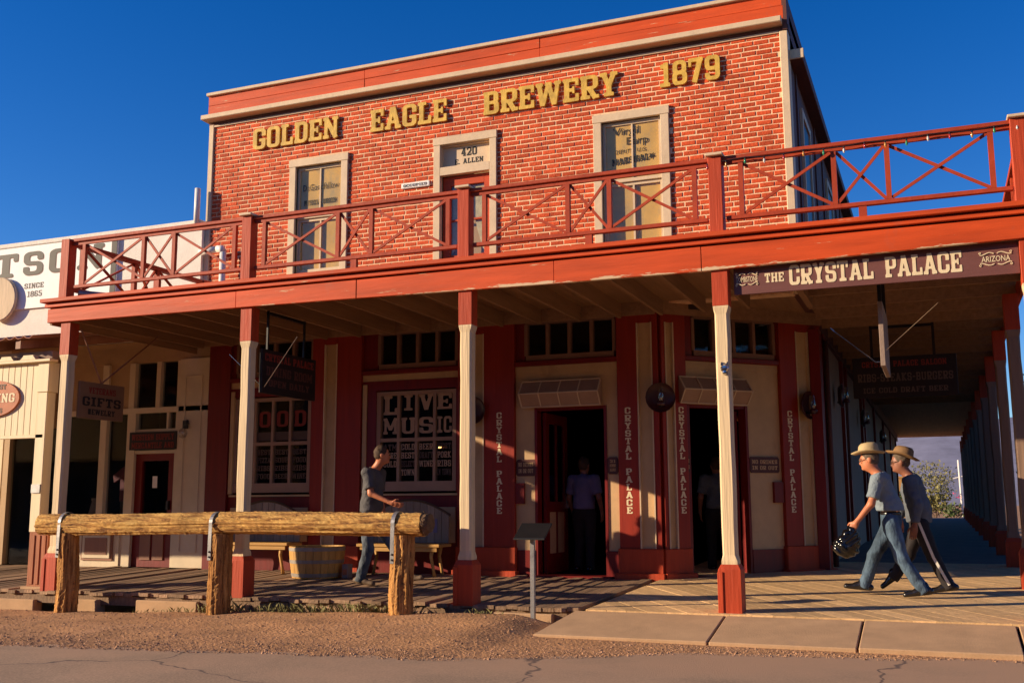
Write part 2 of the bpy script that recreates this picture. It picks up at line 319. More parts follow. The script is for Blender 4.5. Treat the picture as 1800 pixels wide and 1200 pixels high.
# street with worn patches and fine cracks
def street_mat():
    m = mat('asphalt', (0.41,0.27,0.165), 0.92, 0.18, 0.9, (1,1,1), 0.5, 90, detail=9, bdist=0.008, dirt=0.60, dirt_col=(0.48,0.32,0.21))
    nt = m.node_tree; L = nt.links.new; b = nt.nodes['Principled BSDF']; src = b.inputs['Base Color'].links[0].from_socket
    geo = N(nt,'ShaderNodeNewGeometry'); no = N(nt,'ShaderNodeTexNoise'); no.inputs['Scale'].default_value = 0.9; no.inputs['Detail'].default_value = 6
    L(geo.outputs['Position'], no.inputs['Vector'])
    mx = N(nt,'ShaderNodeMix', data_type='VECTOR'); mx.inputs[0].default_value = 0.45; L(geo.outputs['Position'], mx.inputs[4]); L(no.outputs['Color'], mx.inputs[5])
    vo = N(nt,'ShaderNodeTexVoronoi', feature='DISTANCE_TO_EDGE'); vo.inputs['Scale'].default_value = 0.42; L(mx.outputs[1], vo.inputs['Vector'])
    mr = N(nt,'ShaderNodeMapRange'); mr.inputs[1].default_value = 0.0008; mr.inputs[2].default_value = 0.0038; L(vo.outputs['Distance'], mr.inputs[0])
    m2 = N(nt,'ShaderNodeMix', data_type='RGBA'); L(mr.outputs[0], m2.inputs[0]); m2.inputs[6].default_value = (0.15,0.10,0.075,1); gn = N(nt,'ShaderNodeTexNoise'); gn.inputs['Scale'].default_value = 55; gn.inputs['Detail'].default_value = 4; L(geo.outputs['Position'], gn.inputs['Vector']); gr = N(nt,'ShaderNodeMapRange'); gr.inputs[1].default_value = 0.3; gr.inputs[2].default_value = 0.7; gr.inputs[3].default_value = 0.72; gr.inputs[4].default_value = 1.22; L(gn.outputs[0], gr.inputs[0]); gv = N(nt,'ShaderNodeVectorMath', operation='SCALE'); L(src, gv.inputs[0]); L(gr.outputs[0], gv.inputs['Scale']); sx_ = N(nt,'ShaderNodeSeparateXYZ'); L(geo.outputs['Position'], sx_.inputs[0]); dy_n = N(nt,'ShaderNodeMapRange'); dy_n.inputs[1].default_value = 6.2; dy_n.inputs[2].default_value = 9.6; dy_n.inputs[3].default_value = -0.18; dy_n.inputs[4].default_value = 0.35; L(sx_.outputs['Y'], dy_n.inputs[0]); da = N(nt,'ShaderNodeMath', operation='ADD'); L(dy_n.outputs[0], da.inputs[0]); L(no.outputs[0], da.inputs[1]); dr_ = N(nt,'ShaderNodeMapRange'); dr_.inputs[1].default_value = 0.42; dr_.inputs[2].default_value = 0.80; L(da.outputs[0], dr_.inputs[0]); dm = N(nt,'ShaderNodeMix', data_type='RGBA'); L(dr_.outputs[0], dm.inputs[0]); L(gv.outputs[0], dm.inputs[6]); dm.inputs[7].default_value = (0.46,0.28,0.165,1); L(dm.outputs[2], m2.inputs[7]); L(m2.outputs[2], b.inputs['Base Color'])
street_mat()

# ------------------------------------------------------------------ slab-serif lettering
def glyph_field(ch, X, Y):
    def R(a,b,c,d): return np.maximum(np.maximum(a-X,X-c), np.maximum(b-Y,Y-d))
    def RR(a,b,c,d,r):
        qx=np.abs(X-(a+c)/2)-(c-a)/2+r; qy=np.abs(Y-(b+d)/2)-(d-b)/2+r
        return np.hypot(np.maximum(qx,0),np.maximum(qy,0))+np.minimum(np.maximum(qx,qy),0)-r
    def S(a,b,c,d,t):
        L=math.hypot(c-a,d-b); ux,uy=(c-a)/L,(d-b)/L
        p=(X-a)*ux+(Y-b)*uy; q=np.abs(-(X-a)*uy+(Y-b)*ux)
        return np.maximum(q-t/2, np.maximum(-p, p-L))
    U=lambda *a: np.minimum.reduce(a)
    D=lambda a,b: np.maximum(a,-b)
    W=GW.get(ch,0.62); c=W/2; t=0.19; h=0.15
    ring=lambda a=0,b=0,cc=None,d=1: D(RR(a,b,cc or W,d,min(0.2,(d-b)*0.4)), RR(a+t,b+h,(cc or W)-t,d-h,0.07))
    Lst=R(0.05,0,0.05+t,1); sb=lambda x0,x1: R(x0,0,x1,h); stp=lambda x0,x1: R(x0,1-h,x1,1)
    if ch=='I': return U(R(c-t/2,0,c+t/2,1),sb(0,W),stp(0,W))
    if ch=='1': return U(R(c-0.05,0,c-0.05+t,1),sb(0.03,W-0.03),R(0.06,1-h-0.08,c,1-0.06))
    if ch=='L': return U(Lst,sb(0,W),stp(0,0.36),R(W-0.13,0,W,0.36))
    if ch=='E': return U(Lst,sb(0,W),stp(0,W),R(0.1,0.43,0.44,0.57),R(0.36,0.35,0.44,0.65),R(W-0.12,0,W,0.33),R(W-0.12,0.67,W,1))
    if ch=='F': return U(Lst,sb(0,0.38),stp(0,W),R(0.1,0.43,0.44,0.57),R(0.36,0.35,0.44,0.65),R(W-0.12,0.67,W,1))
    if ch=='T': return U(R(c-t/2,0,c+t/2,1),sb(c-0.2,c+0.2),stp(0,W),R(0,0.66,0.12,1),R(W-0.12,0.66,W,1))
    if ch=='H': return U(Lst,R(W-0.05-t,0,W-0.05,1),R(0.1,0.43,W-0.1,0.57),sb(0,0.3),sb(W-0.3,W),stp(0,0.3),stp(W-0.3,W))
    if ch in 'O0': return ring()
    if ch=='C': return U(D(ring(),R(W-t-0.02,0.4,W+0.1,0.62)),R(W-t,0.6,W,0.86))
    if ch=='G': return U(D(ring(),R(W-t-0.02,0.47,W+0.1,0.64)),R(W-t,0.62,W,0.86),R(c,0.36,W,0.5))
    if ch=='D': return U(D(RR(-0.25,0,W,1,0.24),U(R(-0.5,-1,0.03,2),RR(0.03+t,h,W-t,1-h,0.09))),sb(0,0.3),stp(0,0.3))
    if ch=='B': return U(D(RR(-0.3,0.44,W-0.02,1,0.18),U(R(-0.6,-1,0.03,2),R(0.04+t,0.57,W-t-0.02,1-h))),
                         D(RR(-0.3,0,W,0.58,0.18),U(R(-0.6,-1,0.03,2),R(0.04+t,h,W-t,0.44))),sb(0,0.3),stp(0,0.3))
    if ch in 'PR':
        p=U(D(RR(-0.3,0.4,W,1,0.2),U(R(-0.6,-1,0.03,2),R(0.04+t,0.4+0.13,W-t,1-h))),Lst,stp(0,0.3),sb(0,0.36))
        return p if ch=='P' else U(p,S(0.33,0.46,W-0.1,0,0.19),R(W-0.22,0,W+0.03,h))
    if ch=='A': return U(S(c-0.01,1,0.13,0,0.17),S(c+0.01,1,W-0.13,0,0.19),R(0.16,0.25,W-0.16,0.37),sb(0,0.26),sb(W-0.27,W),R(c-0.15,1-h,c+0.12,1))
    if ch=='N': return U(R(0.06,0,0.06+0.15,1),R(W-0.21,0,W-0.06,1),S(0.1,1,W-0.1,0,0.2),sb(0,0.27),stp(0,0.24),stp(W-0.28,W))
    if ch=='M': return U(R(0.06,0,0.2,1),R(W-0.22,0,W-0.05,1),S(0.12,1,c,0.25,0.18),S(W-0.12,1,c,0.25,0.18),sb(0,0.27),sb(W-0.3,W),stp(0,0.2),stp(W-0.2,W))
    if ch=='W': return U(S(0.12,1,0.26,0,0.18),S(c,0.95,0.27,0,0.15),S(c,0.95,W-0.27,0,0.18),S(W-0.12,1,W-0.26,0,0.15),stp(0,0.28),stp(c-0.13,c+0.13),stp(W-0.26,W))
    if ch=='V': return U(S(0.13,1,c,0,0.19),S(W-0.13,1,c,0,0.17),stp(0,0.28),stp(W-0.28,W),R(c-0.1,0,c+0.1,0.1))
    if ch=='Y': return U(S(0.12,1,c,0.42,0.18),S(W-0.12,1,c,0.42,0.18),R(c-t/2,0,c+t/2,0.5),sb(c-0.18,c+0.18),stp(0,0.27),stp(W-0.27,W))
    if ch=='K': return U(Lst,S(0.15,0.38,W-0.12,1,0.16),S(0.25,0.52,W-0.1,0,0.19),sb(0,0.32),stp(0,0.32),sb(W-0.24,W),stp(W-0.24,W))
    if ch=='S': return U(D(ring(0,0.43,W,1),R(W-t-0.1,0.43,W+0.1,0.66)),D(ring(0,0,W,0.57),R(-0.1,0.30,t+0.1,0.57)),R(W-t,0.64,W,0.86),R(0,0.14,t,0.36))
    if ch=='U': return U(D(RR(0.04,0,W-0.04,1.4,0.22),U(RR(0.04+t,h,W-0.04-t,1.6,0.08),R(-1,1,2,2))),stp(0,0.29),stp(W-0.29,W))
    if ch=='Z': return U(sb(0,W),stp(0,W),S(0.1,0.05,W-0.1,0.95,0.2),R(W-0.12,0,W,0.33),R(0,0.67,0.12,1))
    if ch=='2': return U(sb(0,W),D(ring(0,0.4,W,1),R(-0.1,0.4,t+0.1,0.68)),S(0.1,0.1,W-0.12,0.55,0.19),R(W-0.12,0,W,0.3))
    if ch=='3': return D(U(ring(0,0.43,W,1),ring(0,0,W,0.57)),R(-0.1,0.3,t+0.02,0.72))
    if ch=='4': return U(R(W-0.3,0,W-0.11,1),R(0,0.24,W,0.38),S(0.06,0.3,W-0.24,1,0.15),sb(W-0.4,W))
    if ch=='5': return U(stp(0.05,W),R(0.05,0.5,0.05+0.15,1),D(ring(0,0,W,0.62),R(-0.1,0.28,t+0.02,0.5)))
    if ch=='6': return U(ring(0,0,W,0.6),D(ring(0,0,W,1),R(W-t-0.02,0.3,W+0.1,0.7)))
    if ch=='9': return U(ring(0,0.4,W,1),D(ring(0,0,W,1),R(-0.1,0.3,t+0.02,0.7)))
    if ch=='8': return U(ring(0.02,0.43,W-0.02,1),ring(0,0,W,0.57))
    if ch=='7': return U(stp(0,W),S(W-0.1,1,c-0.08,0,0.21),R(0,0.66,0.12,1))
    if ch=='.': return R(0,0,0.2,0.2)
    if ch=='-': return R(0,0.4,0.4,0.55)
    if ch=='*':
        a=np.arctan2(Y-0.5,X-c); r=np.hypot(X-c,Y-0.5); k=2*math.pi/5; aa=np.abs(((a-math.pi/2+k/2)%k)-k/2)
        return r*np.cos(aa+0.62)-0.2
    return R(0.05,0,W-0.05,1)
GW={'I':0.42,'1':0.5,'M':0.86,'W':0.98,'L':0.58,'E':0.6,'N':0.7,'A':0.72,'H':0.7,'.':0.2,'-':0.4,'Y':0.66,'K':0.7,'R':0.66,'*':0.7,'V':0.68,'U':0.68}
_GC={}
def glyph(ch, res):
    "polygons of one glyph in unit height (marching squares)"
    if (ch,res) in _GC: return _GC[ch,res]
    W=GW.get(ch,0.62); pad=1.5/res; nx=int((W+2*pad)*res)+2; ny=int((1+2*pad)*res)+2
    xs=-pad+np.arange(nx)/res; ys=-pad+np.arange(ny)/res
    X,Y=np.meshgrid(xs,ys,indexing='ij'); F=glyph_field(ch,X,Y)+1e-5
    V=[];vid={};P=[]
    def vert(k,p):
        if k not in vid: vid[k]=len(V); V.append(p)
        return vid[k]
    for i in range(nx-1):
        for j in range(ny-1):
            cs=[(i,j),(i+1,j),(i+1,j+1),(i,j+1)]; d=[F[a] for a in cs]
            if min(d)>=0: continue
            poly=[]
            for k in range(4):
                a,b=cs[k],cs[(k+1)%4]; da,db=d[k],d[(k+1)%4]
                if da<0: poly.append(vert(a,(xs[a[0]],ys[a[1]])))
                if (da<0)!=(db<0):
                    tt=da/(da-db); key=tuple(sorted((a,b)))
                    poly.append(vert(key,(xs[a[0]]+(xs[b[0]]-xs[a[0]])*tt, ys[a[1]]+(ys[b[1]]-ys[a[1]])*tt)))
            if len(poly)>2: P.append(poly)
    E={}
    for p in P:
        for k in range(len(p)):
            a,b=p[k],p[(k+1)%len(p)]; E[a,b]=1
    B=[(a,b) for a,b in E if (b,a) not in E]
    _GC[ch,res]=(V,P,B); return _GC[ch,res]
def put_glyph(mb, ch, u, z, hgt, sx, n0, n1, res=20, slope=0.0):
    V,P,B=glyph(ch,res)
    f=[mb.pt((u+x*hgt*sx, n1, z+y*hgt+x*hgt*sx*slope)) for x,y in V]
    for p in P: mb.f.append([f[k] for k in p])
    if abs(n1-n0)>1e-6:
        g=[mb.pt((u+x*hgt*sx, n0, z+y*hgt+x*hgt*sx*slope)) for x,y in V]
        for a,b in B: mb.f.append([f[a],g[a],g[b],f[b]])
def layout(txt, gap=0.1):
    x=0; out=[]
    for ch in txt:
        if ch==' ': x+=0.45; out.append((' ',x)); continue
        out.append((ch,x)); x+=GW.get(ch,0.62)+gap
    return out, x-gap
def word(T, txt, u0, u1, z, hgt, n0, n1, mat_, parent, name='lettering', res=14, gap=0.1, slope=0.0, split=False):
    split=split or len(lo_:=txt.replace(' ','').replace('.',''))<=3
    lo,w=layout(txt,gap); sx=(u1-u0)/(w*hgt); mb=MB(T); objs=[]
    for ch,x in lo:
        if ch==' ' and not split:
            objs.append(mb.obj(name,mat_,parent,fix=False)); mb=MB(T)
        if ch==' ': continue
        if split: mb=MB(T)
        uu=u0+x*hgt*sx
        put_glyph(mb,ch,uu,z+(uu-u0)*slope,hgt,sx,n0,n1,res,slope)
        if split: objs.append(mb.obj('letter',mat_,parent,fix=False))
    if not split: objs.append(mb.obj(name,mat_,parent,fix=False))
    return objs
def vword(T, txt, uc, ztop, zbot, wid, n0, n1, mat_, parent):
    k=len(txt); step=(ztop-zbot)/k; mb=MB(T)
    for i,ch in enumerate(txt):
        if ch==' ': mb.obj('lettering',mat_,parent,fix=False); mb=MB(T); continue
        W=GW.get(ch,0.62); hgt=step*0.84; sx=wid/hgt/0.62
        put_glyph(mb,ch,uc-W*hgt*sx/2,ztop-step*(i+1)+step*0.08,hgt,sx,n0,n1,12)
    return mb.obj('lettering',mat_,parent,fix=False)
def ftext(T, txt, uc, z, hgt, n, mat_, parent, width=None, name='lettering', shear=0.0):
    "small lettering in the built-in face"
    cu=bpy.data.curves.new('t','FONT'); cu.body=txt; cu.size=1; cu.align_x='CENTER'; cu.resolution_u=2; cu.shear=shear; cu.offset=0.006
    o=bpy.data.objects.new('t',cu); COL.objects.link(o)
    dg=bpy.context.evaluated_depsgraph_get(); me=bpy.data.meshes.new_from_object(o.evaluated_get(dg)); bpy.data.objects.remove(o); bpy.data.curves.remove(cu)
    co=np.empty(len(me.vertices)*3); me.vertices.foreach_get('co',co); co=co.reshape(-1,3)
    w0=max(1e-3,np.ptp(co[:,0])); s=hgt/0.7; sx=(width/w0) if width else s
    co2=[tuple(T(uc+p[0]*sx, n, z+p[1]*s)) for p in co]
    me.vertices.foreach_set('co',np.array(co2).ravel()); me.update()
    return link(name,me,mat_,parent)

YW=14.4
FR=lambda u,n,z:(u,YW-n,z)                      # front wall plane
CA=Vector((-3.58,14.4)); s2=math.sqrt(0.5)
CH=lambda u,n,z:(CA.x+u*s2+n*s2, CA.y+u*s2-n*s2, z)   # chamfered corner
SD=lambda u,n,z:(-1.6+n, 16.38+u, z)            # side wall, u runs back
def plane_y(Y): return lambda u,n,z:(u,Y-n,z)
def plane_x(X): return lambda u,n,z:(X+n,u,z)
def floor_z(Y): return 0.031*(Y-11.2)

# ================================================================== THE SETTING
def street_edge(x):
    pts=[(-60,7.4),(-14,7.5),(-9,7.7),(-6.5,8.15),(-4.4,8.35),(-3.2,8.9),(-2,9.55),(0,9.95),(3,10.0),(60,10.0)]
    for (a,b),(c,d) in zip(pts,pts[1:]):
        if a<=x<=c: return b+(d-b)*(x-a)/(c-a)+0.05*math.sin(x*2.1)+0.03*math.sin(x*5.3+1)
    return 8
def dirt_z(x):
    z=-0.24+0.03*(x+10.4); z=max(-0.30,min(-0.055,z))
    if x>-4.35: z+=( -0.19-z)*min(1,(x+4.35)/0.5)
    return z
def ground_z(x,y):
    e=street_edge(x)
    if y<=e: return max(-0.26,-0.212-0.04*(e-y))
    t=min(1,(y-e)/max(0.3,10.85-e)); t=t*t*(3-2*t)
    z=-0.212+(dirt_z(x)+0.212)*t
    if y>10.9: z-=min(0.12,(y-10.9)*0.5)
    if -13<x<-3.8 and y<10.95: z+=0.012*math.sin(x*3.1+y*2.3)*math.sin(y*4.1-x*1.7)*min(1,(y-e)*2)
    if x<-10.6 and 8<y<11: z+=0.05*math.exp(-((x+12.2)/0.9)**2-((y-10.2)/0.7)**2)
    return z
gx=sorted(set([-3000,-800,-200,-60,-30,-20]+[round(-16+0.2*i,3) for i in range(int(20/0.2)+1)]+[6,10,30,100,400,3000]))
gy=sorted(set([-600,-100,-20,-5,0,3,5]+[round(6.8+0.1*i,3) for i in range(45)]+[11.5,13,20,60,150,600,3000]))
mb=MB()
for x in gx:
    for y in gy: mb.v.append((x,y,ground_z(x,y) if abs(x)<60 and y<60 else -0.26))
ny=len(gy)
for i in range(len(gx)-1):
    for j in range(ny-1): mb.f.append([i*ny+j,(i+1)*ny+j,(i+1)*ny+j+1,i*ny+j+1])
tag(mb.obj('ground','dirt',None,smooth=True),kind='structure')
mb=MB(); xs=[-400,-60]+[-30+0.25*i for i in range(240)]+[60,400]
for x in xs:
    e=street_edge(max(-59,min(59,x))) + 0.05*math.sin(x*7.7)+0.04*math.sin(x*17.1)
    mb.v+= [(x,-4,-0.2),(x,4,-0.202),(x,e,-0.206)]
for i in range(len(xs)-1):
    for j in (0,1): a=i*3+j; mb.f.append([a,a+3,a+4,a+1])
tag(mb.obj('street','asphalt',None),kind='structure')

# concrete apron: slabs with open joints, sloping down to the street
ap=tag(MB().box(-3.3,2.9,10.3,11.0,-0.36,-0.26).obj('sidewalk','concrete'),kind='structure')
for x0,x1,xf0 in ((-3.72,-2.12,-3.86),(-2.10,-0.78,-2.10),(-0.76,0.57,-0.76),(0.595,1.95,0.595),(1.97,3.3,1.97)):
    zf=-0.168; mb=MB()
    dz=random.uniform(-0.006,0.006)
    mb.hexa([(xf0,10.08,-0.3),(x1,10.08,-0.3),(x1,11.0,-0.3),(x0,11.0,-0.3),(xf0,10.08,zf+dz),(x1,10.08,zf+dz),(x1,11.0,-0.02),(x0,11.0,-0.02)])
    mb.obj('slab','concrete',ap,bevel=0.008)

# boardwalk
bw=tag(MB().box(-16.2,-3.64,11.10,11.2,-0.17,-0.052).box(-3.6,1.35,11.08,11.2,-0.17,-0.055).box(-16.2,1.3,12.6,12.75,-0.2,-0.02).box(-16.2,1.3,14.1,14.25,-0.2,0.02).obj('boardwalk','plank_old'),kind='structure')
x=-16.2; protos=[]
for k in range(4):
    mb=MB(); y0,y1=11.075,14.34; wd=0.134
    mb.hexa([(0,y0,-0.045),(wd,y0,-0.045),(wd,y1,floor_z(y1)-0.045),(0,y1,floor_z(y1)-0.045),(0,y0,floor_z(y0)),(wd,y0,floor_z(y0)),(wd,y1,floor_z(y1)),(0,y1,floor_z(y1))])
    me=mb.mesh('plank'); me.materials.append(MAT['plank_old']); protos.append(me)
while x<-3.76:
    o=link('plank',random.choice(protos),None,bw); o.location=(x,random.uniform(-0.035,0.02),random.uniform(-0.004,0.003)); o.rotation_euler=(random.uniform(-0.001,0.001),random.uniform(-0.012,0.012),0)
    x+=0.142
def clip(poly,a,b,c):   # keep a*x+b*y<=c
    out=[]
    for i in range(len(poly)):
        p,q=poly[i],poly[(i+1)%len(poly)]; dp=a*p[0]+b*p[1]-c; dq=a*q[0]+b*q[1]-c
        if dp<=0: out.append(p)
        if (dp<0)!=(dq<0) and dp!=dq: t=dp/(dp-dq); out.append((p[0]+(q[0]-p[0])*t,p[1]+(q[1]-p[1])*t))
    return out
dx,dy=0.575,-0.818; nx_,ny_=0.818,0.575
k=-60
while k<80:
    o0=k*0.178; o1=o0+0.1735; c0=Vector((-3.6+nx_*o0,11.02+ny_*o0)); c1=Vector((-3.6+nx_*o1,11.02+ny_*o1)); d=Vector((dx,dy))*30
    poly=[tuple(c0-d),tuple(c1-d),tuple(c1+d),tuple(c0+d)]
    for a,b,c in ((-1,0,3.605),(1,0,1.32),(0,-1,-11.0),(0,1,17.6)):
        poly=clip(poly,a,b,c)
        if len(poly)<3: break
    if len(poly)>=3:
        mb=MB(); dz=random.uniform(-0.0012,0.0012); A=[mb.pt((p[0],p[1],floor_z(p[1])-0.045+dz)) for p in poly]; B=[mb.pt((p[0],p[1],floor_z(p[1])+dz)) for p in poly]
        n=len(poly); mb.f.append(A); mb.f.append(B)
        for i in range(n): mb.f.append([A[i],A[(i+1)%n],B[(i+1)%n],B[i]])
        mb.obj('plank','plank_new',bw)
    k+=1
for x0,x1,z1 in ((-16,-13.2,-0.1),(-12.9,-11.45,-0.13),(-10.9,-10.35,-0.10),(-9.72,-8.75,-0.085),(-8.35,-8.0,-0.10),(-7.2,-5.95,-0.085),(-5.75,-5.5,-0.09),(-4.7,-4.0,-0.075)):
    MB().box(x0,x1,11.03+random.uniform(-0.02,0.02),11.2,-0.4,z1,0.012).obj('footing','concrete',bw)
# side walkway under the arcade
mb=MB().hexa([(-1.75,17.6,-0.2),(1.32,17.6,-0.2),(1.32,49,0.2),(-1.75,49,0.2),(-1.75,17.6,0.198),(1.32,17.6,0.198),(1.32,49,0.5),(-1.75,49,0.5)])
tag(mb.obj('walkway','walk_dark'),kind='structure')
# hills
mb=MB(); hx=[-1500+25*i for i in range(121)]
for x in hx:
    a=14+16*math.sin(x*0.004+1)+9*math.sin(x*0.013)+4*math.sin(x*0.041+2)
    mb.v+= [(x,700,-2),(x,850,20+a*0.9),(x,1000,36+a*1.2),(x,1300,-2)]
for i in range(len(hx)-1):
    for j in range(3): a=i*4+j; mb.f.append([a,a+4,a+5,a+1])
tag(mb.obj('hills','hill',None,smooth=True),kind='structure')

# ================================================================== SALOON BUILDING
sal=thing('saloon_building','two storey red brick saloon with maroon and tan shopfront behind the balcony','building',(-6.5,14.4,0.1))
# brick wall with openings
OPEN=[(-9.83,-8.70,4.88,6.85),(-7.13,-6.05,3.9,6.87),(-4.48,-3.33,4.80,6.85)]
wall=MB()
xs=[-11.45,-9.83,-8.70,-7.13,-6.05,-4.48,-3.33,-1.69]
for i in range(7):
    x0,x1=xs[i],xs[i+1]; op=[o for o in OPEN if abs(o[0]-x0)<0.01]
    if not op: wall.box(x0,x1,14.392,14.62,3.93,7.75)
    else:
        wall.box(x0,x1,14.392,14.62,op[0][3],7.75)
        if op[0][2]>3.95: wall.box(x0,x1,14.392,14.62,3.93,op[0][2])
wall_o=wall.obj('wall','mortar',sal)
BL,BH,JT=0.200,0.0600,0.0150
def brick_mesh(L):
    mb=MB(); c=0.006; x0,x1,z0,z1=-L/2,L/2,-BH/2,BH/2
    A=[(x0,0.02,z0),(x1,0.02,z0),(x1,0.02,z1),(x0,0.02,z1)]; B=[(x0,-0.008,z0),(x1,-0.008,z0),(x1,-0.008,z1),(x0,-0.008,z1)]
    Cc=[(x0+c,-0.014,z0+c),(x1-c,-0.014,z0+c),(x1-c,-0.014,z1-c),(x0+c,-0.014,z1-c)]
    I=[[mb.pt(p) for p in q] for q in (A,B,Cc)]
    mb.f.append(I[2])
    for r in (0,1):
        for k in range(4): mb.f.append([I[r][k],I[r][(k+1)%4],I[r+1][(k+1)%4],I[r+1][k]])
    return mb
bricks=[]; z=3.99; row=0
while z+BH/2<7.70:
    off=0.0 if row%2 else (BL+JT)/2
    if row%6==5: off+=0.05
    x=-11.42-off
    while x<-1.71:
        a,b=max(x,-11.425),min(x+BL,-1.715)
        segs=[(a,b)]
        for o in OPEN:
            if z+BH/2>o[2]-0.01 and z-BH/2<o[3]+0.01:
                ns=[]
                for (p,q) in segs:
                    if q<=o[0] or p>=o[1]: ns.append((p,q))
                    else:
                        if p<o[0]-0.02: ns.append((p,o[0]-0.004))
                        if q>o[1]+0.02: ns.append((o[1]+0.004,q))
                segs=ns
        for p,q in segs:
            if q-p>0.03: bricks.append((p,q,z+random.uniform(-0.003,0.003),random.uniform(-0.004,0.002),random.uniform(-0.012,0.012)))
        x+=BL+JT+random.uniform(-0.004,0.004)
    z+=BH+JT; row+=1
bricks.sort(key=lambda b:((b[0]+b[1])/2)**2+YW**2+(b[2]-1.1)**2 if b[1]-b[0]>0.15 and b[2]>4.2 else 1e9)
cache={}
for p,q,z,dy_,ry in bricks[:300]:
    L=round(q-p,2)
    if L not in cache: cache[L]=brick_mesh(L-0.002).mesh('brick'); cache[L].materials.append(MAT['brick'])
    o=link('brick',cache[L],None,wall_o); o.matrix_parent_inverse=WORLD(wall_o).inverted(); o.location=((p+q)/2,YW+dy_,z); o.rotation_euler=(0,ry*0.6,0)
mb=MB(); rv=[]
for p,q,z,dy_,ry in bricks[300:]:
    b=brick_mesh(q-p); n0=len(mb.v); cx=(p+q)/2
    mb.v+= [(cx+v[0],YW+dy_+v[1],z+v[2]+v[0]*ry*0.6) for v in b.v]; mb.f+= [[i+n0 for i in f] for f in b.f]
    rv+= [random.random()]*len(b.v)
bo=mb.obj('brickwork','brick',wall_o,fix=True); bo['kind']='stuff'
at=bo.data.attributes.new('rnd','FLOAT','POINT'); at.data.foreach_set('value',rv)
# corner boards, frieze, cornice, parapet
MB().box(-11.53,-11.43,14.36,14.6,3.95,7.72).obj('corner_board','cream_trim',sal,bevel=0.008)
MB().box(-1.712,-1.597,14.355,14.6,3.95,7.70).obj('corner_board','cream_trim',sal,bevel=0.01)
MB().box(-11.55,-1.585,14.385,14.62,7.705,7.79).obj('frieze','side_brown',sal)
MB().box(-11.43,-1.72,14.365,14.405,7.675,7.706).obj('trim','cream_trim',sal)
MB().box(-11.60,-1.66,14.20,14.62,7.775,7.86,0.01).obj('cornice','cream_trim',sal)
for a,b,dy0 in ((-11.54,-8.4,0),(-8.394,-5.31,0.004),(-5.304,-1.64,-0.002)):
    MB().box(a,b,14.33+dy0,14.62,7.862,8.06,0.004).obj('parapet','red_fascia',sal); MB().box(a,b,14.331-dy0,14.62,8.064,8.235,0.004).obj('parapet','red_fascia',sal)
MB().box(-11.56,-1.63,14.28,14.64,8.235,8.29,0.006).obj('parapet_cap','cream_trim',sal)
MB().box(-1.66,-1.595,14.33,14.62,7.7,8.235).obj('parapet_end','side_brown',sal)
# shell so that the inside stays dark
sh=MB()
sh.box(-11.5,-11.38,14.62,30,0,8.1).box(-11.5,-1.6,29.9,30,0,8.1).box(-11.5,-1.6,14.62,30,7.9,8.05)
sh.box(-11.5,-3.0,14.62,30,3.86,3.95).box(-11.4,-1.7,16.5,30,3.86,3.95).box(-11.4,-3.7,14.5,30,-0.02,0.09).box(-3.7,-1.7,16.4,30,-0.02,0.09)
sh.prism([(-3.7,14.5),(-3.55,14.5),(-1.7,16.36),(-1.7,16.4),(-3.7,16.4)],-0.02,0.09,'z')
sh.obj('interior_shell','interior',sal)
# side elevation, upper
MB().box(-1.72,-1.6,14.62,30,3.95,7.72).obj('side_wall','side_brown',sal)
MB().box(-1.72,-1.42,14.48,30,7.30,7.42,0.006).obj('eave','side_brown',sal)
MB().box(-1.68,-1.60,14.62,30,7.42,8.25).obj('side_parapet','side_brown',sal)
MB().box(-1.70,-1.40,14.44,14.477,7.29,7.43,0.006).obj('eave_end','cream_trim',sal)
for y in (15.5,19.2,23.0):
    wn=MB().box(-1.6,-1.56,y,y+0.1,5.0,6.95).box(-1.6,-1.56,y+1.0,y+1.1,5.0,6.95).box(-1.6,-1.56,y+0.1,y+1.0,6.85,6.95).box(-1.6,-1.56,y+0.1,y+1.0,5.0,5.1).obj('side_window','cream_trim',sal)
    MB().box(-1.598,-1.585,y+0.1,y+1.0,5.1,6.85).obj('pane','black_paint',wn)
for y in [15.0+0.0, 17.4, 18.6, 21.2, 22.2, 25]:
    MB().box(-1.6,-1.575,y,y+0.09,4.0,7.3).obj('batten','side_brown',sal)

